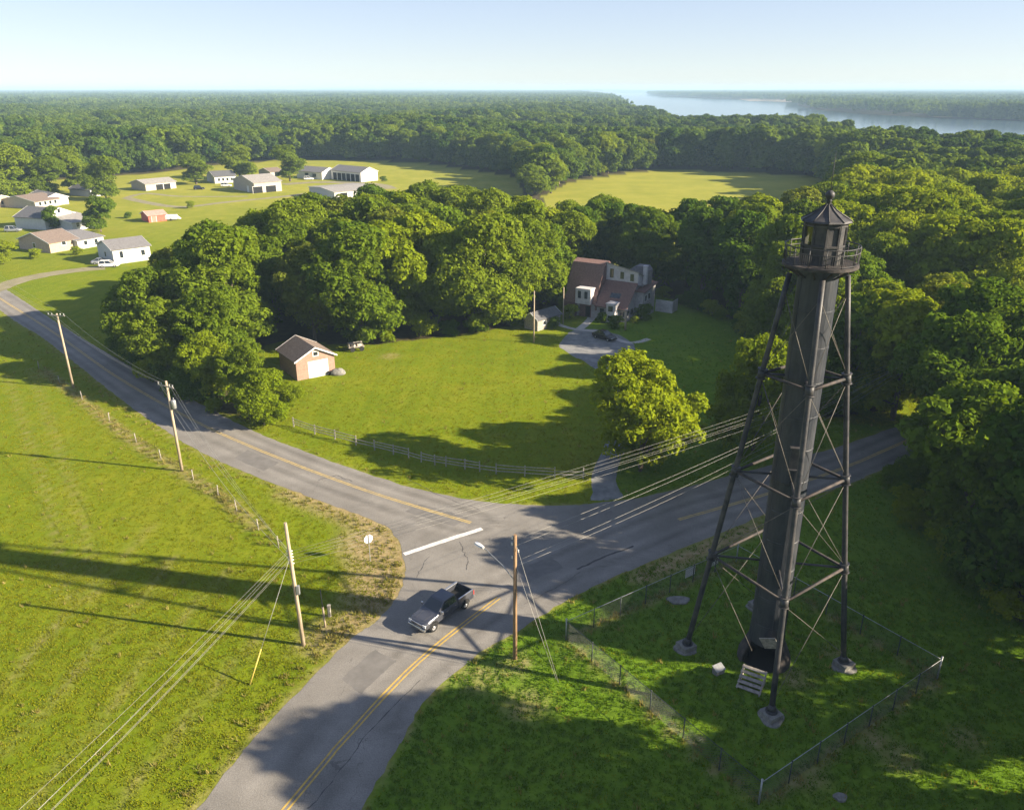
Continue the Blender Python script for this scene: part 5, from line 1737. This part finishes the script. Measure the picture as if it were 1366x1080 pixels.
def pickup(loc, rz, label):
    t = thing('pickup_truck', label, 'pickup truck', loc, rz)
    P = M['truck_paint']
    mb = MB()
    mb.loft([section(*a) for a in ((-1.0, .97, .50, 1.0, 1.26, .95), (.2, .98, .48, 1.0, 1.24, .95), (1.35, .98, .48, 1.0, 1.22, .94), (1.55, .98, .48, 1.0, 1.19, .93), (2.45, .97, .50, .98, 1.12, .90), (2.74, .93, .52, .92, 1.04, .86), (2.80, .88, .55, .86, .96, .84))], smooth=False)
    body = mb.build('body', P, t, bevel=.025)
    # bed: two sides, floor, tailgate
    mb = MB()
    for s_ in (-1, 1):
        mb.loft([[(x, s_ * .80, .55), (x, s_ * .97, .52), (x, s_ * .985, .95), (x, s_ * .96, 1.30), (x, s_ * .84, 1.31), (x, s_ * .80, 1.26)] for x in (-1.03, -2.88)])
    mb.box((-1.06, 0, .95), (.08, 1.62, .7)); mb.build('bed_side', P, t, bevel=.015)
    mb = MB(); mb.box((-1.95, 0, .78), (1.8, 1.62, .08)); mb.build('bed_floor', M['dark'], t)
    mb = MB(); mb.box((-2.90, 0, .93), (.09, 1.9, .72)); tg = mb.build('tailgate', P, t, bevel=.02)
    mb = MB(); mb.box((-2.955, 0, 1.1), (.02, .34, .1)); mb.build('handle', M['dark'], tg)
    mb = MB()
    for s_ in (-1, 1):
        mb.box((-2.0, s_ * .90, 1.325), (1.75, .10, .03))
    mb.build('bed_rail', M['chrome'], t)
    # cab
    cab0 = [(1.36, -.90, 1.20), (1.36, .90, 1.20), (-1.02, .92, 1.22), (-1.02, -.92, 1.22)]
    cab1 = [(.42, -.70, 1.86), (.42, .70, 1.86), (-.86, .71, 1.87), (-.86, -.71, 1.87)]
    mid = [(.36, -.66, 1.905), (.36, .66, 1.905), (-.80, .67, 1.915), (-.80, -.67, 1.915)]
    mb = MB(); mb.loft([cab0, cab1, mid]); cab = mb.build('cab', P, t, bevel=.03)

    def pane(a, b, c, d, nm, u0=.06, u1=.94, v0=.1, v1=.9, off=.012):
        a, b, c, d = map(Vector, (a, b, c, d))
        n = (b - a).cross(d - a).normalized()
        f = lambda u, v: a.lerp(b, u).lerp(d.lerp(c, u), v)
        mb = MB(); q = [f(u0, v0), f(u1, v0), f(u1, v1), f(u0, v1)]
        ctr = Vector((.1, 0, 1.5))
        if (q[0] - ctr).dot(n) < 0:
            n = -n
        mb.loft([[p + n * off for p in q], [p - n * .02 for p in q]]); mb.build(nm, M['window'], cab)
    pane(cab0[0], cab0[1], cab1[1], cab1[0], 'windshield', .05, .95, .12, .92)
    pane(cab0[2], cab0[3], cab1[3], cab1[2], 'rear_window', .12, .88, .25, .88)
    for i, j in ((1, 2), (3, 0)):
        a, b, c, d = cab0[i], cab0[j], cab1[j], cab1[i]
        if i == 1:
            pane(a, b, c, d, 'side_window', .16, .55, .12, .86); pane(a, b, c, d, 'side_window', .60, .92, .12, .86)
        else:
            pane(a, b, c, d, 'side_window', .45, .84, .12, .86); pane(a, b, c, d, 'side_window', .08, .40, .12, .86)
    for s_ in (-1, 1):
        mb = MB(); mb.box((1.05, s_ * 1.10, 1.32), (.12, .2, .24)); mb.beam((1.05, s_ * .9, 1.26), (1.05, s_ * 1.08, 1.28), .05, .05); mb.build('mirror', M['chrome'], t, bevel=.02)
        for xd in (.62, -.35):
            mb = MB(); mb.box((xd - .3, s_ * .985, 1.06), (.2, .03, .05)); mb.build('door_handle', M['chrome'], t)
        mb = MB(); mb.box((.86, s_ * .984, .86), (.014, .012, .66)); mb.box((-.12, s_ * .984, .86), (.014, .012, .66)); mb.box((-.98, s_ * .984, .86), (.014, .012, .66)); mb.build('door_seam', M['dark'], t)
        mb = MB(); mb.loft([[(x, s_ * y, z) for y, z in ((.60, .74), (.91, .76), (.91, .96), (.60, .98))] for x in (2.70, 2.83)]); mb.build('headlight', M['lamp_clear'], t)
        mb = MB(); mb.box((-2.93, s_ * .88, 1.02), (.1, .17, .42)); mb.build('tail_light', M['lamp_red'], t)
        for xw in (1.92, -1.85):
            mb = MB(); mb.lathe([(.41, 0), (.53, 0)], 16, (xw, s_ * .99, .42), a0=0, a1=math.pi, rot=Matrix.Rotation(R(90), 3, 'X')); mb.lathe([(.02, 0), (.42, 0)], 16, (xw, s_ * .988, .42), a0=0, a1=math.pi, rot=Matrix.Rotation(R(90), 3, 'X')); mb.build('wheel_arch', M['dark'], t)
    for xw in (1.92, -1.85):
        for y in (-.88, .88):
            wheel(t, xw, y, .41, .29)
    mb = MB(); mb.box((2.83, 0, .80), (.06, 1.16, .30)); gr = mb.build('grille', M['dark'], t)
    mb = MB()
    for z in (.70, .80, .90):
        mb.box((2.865, 0, z), (.03, 1.12, .035))
    mb.box((2.86, 0, .955), (.05, 1.22, .045)); mb.build('grille_bar', M['chrome'], gr)
    mb = MB(); mb.box((2.86, 0, .55), (.16, 1.84, .2)); mb.build('bumper', M['chrome'], t, bevel=.04)
    mb = MB(); mb.box((-3.02, 0, .58), (.16, 1.8, .18)); mb.build('bumper', M['chrome'], t, bevel=.04)
    mb = MB(); mb.box((.0, 0, .47), (5.2, 1.6, .16)); mb.build('chassis', M['dark'], t)
    mb = MB()
    for s_ in (-1, 1):
        mb.beam((2.55, s_ * .40, 1.12), (1.5, s_ * .52, 1.205), .05, .02)
    mb.build('hood_crease', P, t)
    return t


w1, w2 = G(580, 841), G(620, 812)
hd = (w1 - w2).normalized()
lf = Vector((-hd.y, hd.x, 0))
ctr = (w1 + w2) / 2 - lf * 0.95
ang = math.atan2(hd.y, hd.x)
pickup((ctr.x - hd.x * .03, ctr.y, 0.015), ang, 'grey pickup truck with open dark bed driving down the lower road')


def car(loc, rz, label, paint, L=4.6, W=.88, H=1.45, belt=.92, suv=False, name='car', cat='car', k=1.0):
    t = thing(name, label, cat, loc, rz)
    h = L / 2
    mb = MB()
    mb.loft([section(*a) for a in ((-h, W * .86, .36, .62, .82, .86), (-h + .25, W * .97, .26, .66, .90, .90), (-h * .45, W, .22, .68, belt, .93), (h * .3, W, .22, .68, belt, .93), (h * .55, W * .99, .22, .66, belt - .06, .9), (h - .3, W * .95, .25, .6, .76, .86), (h, W * .80, .34, .54, .64, .82))])
    mb.build('body', paint, t, bevel=.03)
    r0 = -h + (.15 if suv else .55)
    b0 = [(h * .42, -W * .88, belt - .04), (h * .42, W * .88, belt - .04), (r0, W * .88, belt), (r0, -W * .88, belt)]
    b1 = [(h * .08, -W * .68, H - .03), (h * .08, W * .68, H - .03), (r0 + (.25 if suv else .75), W * .68, H - .02), (r0 + (.25 if suv else .75), -W * .68, H - .02)]
    mb = MB(); mb.loft([b0, b1]); cb = mb.build('glasshouse', M['window'], t, bevel=.02)
    mb = MB(); mb.loft([[Vector(p) + Vector((0, 0, .004)) for p in b1], [(p[0] * .94, p[1] * .9, H + .035) for p in b1]]); mb.build('roof', paint, t, bevel=.02)
    mb = MB()
    for s_ in (-1, 1):
        i = 0 if s_ < 0 else 1
        mb.beam(b0[i], b1[i], .07, .05); mb.beam(b0[3 - i], b1[3 - i], .09, .06)
        m0 = Vector(b0[i]).lerp(Vector(b0[3 - i]), .5); m1 = Vector(b1[i]).lerp(Vector(b1[3 - i]), .5)
        mb.beam(m0, m1, .07, .05)
    mb.build('pillar', paint, cb)
    for s_ in (-1, 1):
        mb = MB(); mb.box((h - .09, s_ * W * .62, .60), (.14, .34, .12)); mb.build('headlight', M['lamp_clear'], t)
        mb = MB(); mb.box((-h + .02, s_ * W * .62, .70), (.08, .34, .13)); mb.build('tail_light', M['lamp_red'], t)
        for x in (h * .62, -h * .60):
            wheel(t, x, s_ * (W - .10), .33, .22)
    return t


c0, c1 = G(791, 447), G(822, 456)
d_ = (c1 - c0).normalized()
car(((c0.x + c1.x) / 2, (c0.y + c1.y) / 2 - .2, .012), math.atan2(d_.y, d_.x), 'black saloon car parked on the gravel turning place before the shingled house', M['black_paint'])
M['white_paint'] = mat('white_paint', (0.72, 0.72, 0.70), 0.3, var=.03, spec=.6)
M['silver_paint'] = mat('silver_paint', (0.35, 0.36, 0.37), 0.35, .5, var=.03, spec=.6)
car(G(146, 356) + Vector((0, 0, .02)), R(10), 'white estate car parked at the near end of the white rectangular house', M['white_paint'], suv=True, H=1.6)
car(G(136, 352) + Vector((0, 0, .02)), R(14), 'silver car parked behind the white estate car', M['silver_paint'])
for (x_, y_, a, pm, lb, gr) in ((412, 240, .2, 'white_paint', 'white car parked at the left end of the white house by the hall', None), (266, 253, .3, 'black_paint', 'dark car parked under the lone field tree', None),
                                (18, 309, .1, 'silver_paint', 'silver car on the shaded lawn at the left edge', None), (302, 249, .1, 'white_paint', 'white car parked in front of the dark roofed white house', None),
                                (425, 264, .2, 'black_paint', 'dark car parked at the left end of the grey roofed warehouse', None), (108, 303, .4, 'silver_paint', 'silver car in front of the long low white house', None)):
    car(G(x_, y_) + Vector((0, 0, .02)), a, lb, M[pm], suv=True, H=1.7)

# ------------------------------------------------------------------ grass tufts and weeds close to the view
def tuft(seed, n, hgt, spread, wd, m):
    r = random.Random(seed)
    mb = MB()
    for i in range(n):
        a = r.uniform(0, 6.28); q = r.uniform(0, spread)
        b = Vector((q * math.cos(a), q * math.sin(a), -.02)); l = Vector((r.uniform(-.5, .5), r.uniform(-.5, .5), 1)) * hgt * r.uniform(.5, 1.1)
        s_ = Vector((math.cos(a + 1.3), math.sin(a + 1.3), 0)) * wd
        mid_ = b + l * .6
        mb.add([b - s_, b + s_, mid_ + s_ * .7, b + l, mid_ - s_ * .7], [(0, 1, 2, 3, 4)])
    me = bpy.data.meshes.new('tuft'); me.from_pydata(mb.v, [], mb.f); me.materials.append(m)
    add_attr(me, 'tint', [r.random() for _ in mb.f], 'FACE')
    return me


tp = [proto('grass_tuft', tuft(70 + i, 11, .115, .28, .035, M['blade'])) for i in range(3)] + [proto('weed_tuft', tuft(80 + i, 12, .32, .30, .03, M['weed'])) for i in range(3)]
tp += [proto('shade_tuft', tuft(90 + i, 11, .15, .26, .035, M['blade_shade'])) for i in range(3)]  # tufts coloured to match the painted shade zones
rng = np.random.default_rng(17)
Gp = np.concatenate([rng.uniform((-118, 28), (75, 150), (130000, 2)), rng.uniform((-60, 30), (45, 62), (26000, 2))])
okg = ~inpoly(Gp, road_np) & ~inpoly(Gp, dp) & (np.abs(Gp[:, 0]) < .72 * Gp[:, 1] + 12) & ~inpoly(Gp, east_w) & ~inpoly(Gp, grove_w)
okg &= rng.random(len(Gp)) < np.clip((152 - Gp[:, 1]) / 70, 0, 1)
okg &= ~inpoly(Gp, wood_w)
okg &= np.linalg.norm(Gp - np.array(TC.xy), axis=1) > 1.9
for b in legs:
    okg &= np.linalg.norm(Gp - np.array((TC + b).xy), axis=1) > .9
Gp = Gp[okg]
ps = rng.uniform(.6, 1.25, len(Gp)); pid = rng.integers(0, 3, len(Gp))
dS = dline(Gp, [tuple(p) for p in S_s]); dE = dline(Gp, [tuple(p) for p in E_s]); dF = dline(Gp, [tuple(p) for p in fence_w + fence_w[:1]]); dW = dline(Gp, [tuple(p) for p in wl])
dC = dline(Gp, [tuple(p) for p in corner])
pw_ = np.clip(.28 - np.abs(dS - 1.2) / 4, 0, 1) + np.clip(.4 - dF / 1.2, 0, 1) + np.clip(.8 - dW / 1.5, 0, 1) + np.clip(.35 - dC / 6, 0, 1) + np.clip(.25 - dE / 3, 0, 1) + .012
pid = np.where(rng.random(len(Gp)) < pw_, pid + 3, pid)
pid = np.where((pid < 3) & (inpoly(Gp, shade_a) | inpoly(Gp, shade_b)) & (rng.random(len(Gp)) < .9), pid + 6, pid)
near_edge = (np.minimum(np.minimum(dS, dE), dline(Gp, [tuple(p) for p in N_s])) < .25)
Gp, ps, pid = Gp[~near_edge], ps[~near_edge], pid[~near_edge]
g3 = np.zeros((len(Gp), 3)); g3[:, :2] = Gp
print('tufts', len(Gp))
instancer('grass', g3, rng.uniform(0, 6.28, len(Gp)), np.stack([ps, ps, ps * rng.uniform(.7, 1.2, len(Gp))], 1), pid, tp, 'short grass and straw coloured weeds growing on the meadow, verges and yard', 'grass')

# ------------------------------------------------------------------ air: one even box of haze round everything
mb = MB(); mb.box((0, 6500, 26), (33000, 18500, 54)); hz = mb.build('haze', [])
hm = bpy.data.materials.new('haze'); hm.use_nodes = True
t_ = hm.node_tree; t_.nodes.remove(t_.nodes['Principled BSDF'])
pv = t_.nodes.new('ShaderNodeVolumePrincipled')
pv.inputs['Color'].default_value = (0.52, 0.76, 1.0, 1)
pv.inputs['Density'].default_value = 0.000165
pv.inputs['Anisotropy'].default_value = 0.0
t_.links.new(pv.outputs[0], t_.nodes['Material Output'].inputs['Volume'])
hz.data.materials.append(hm)
tag(hz, 'pale summer haze over the far forest and river', 'haze', kind='stuff')
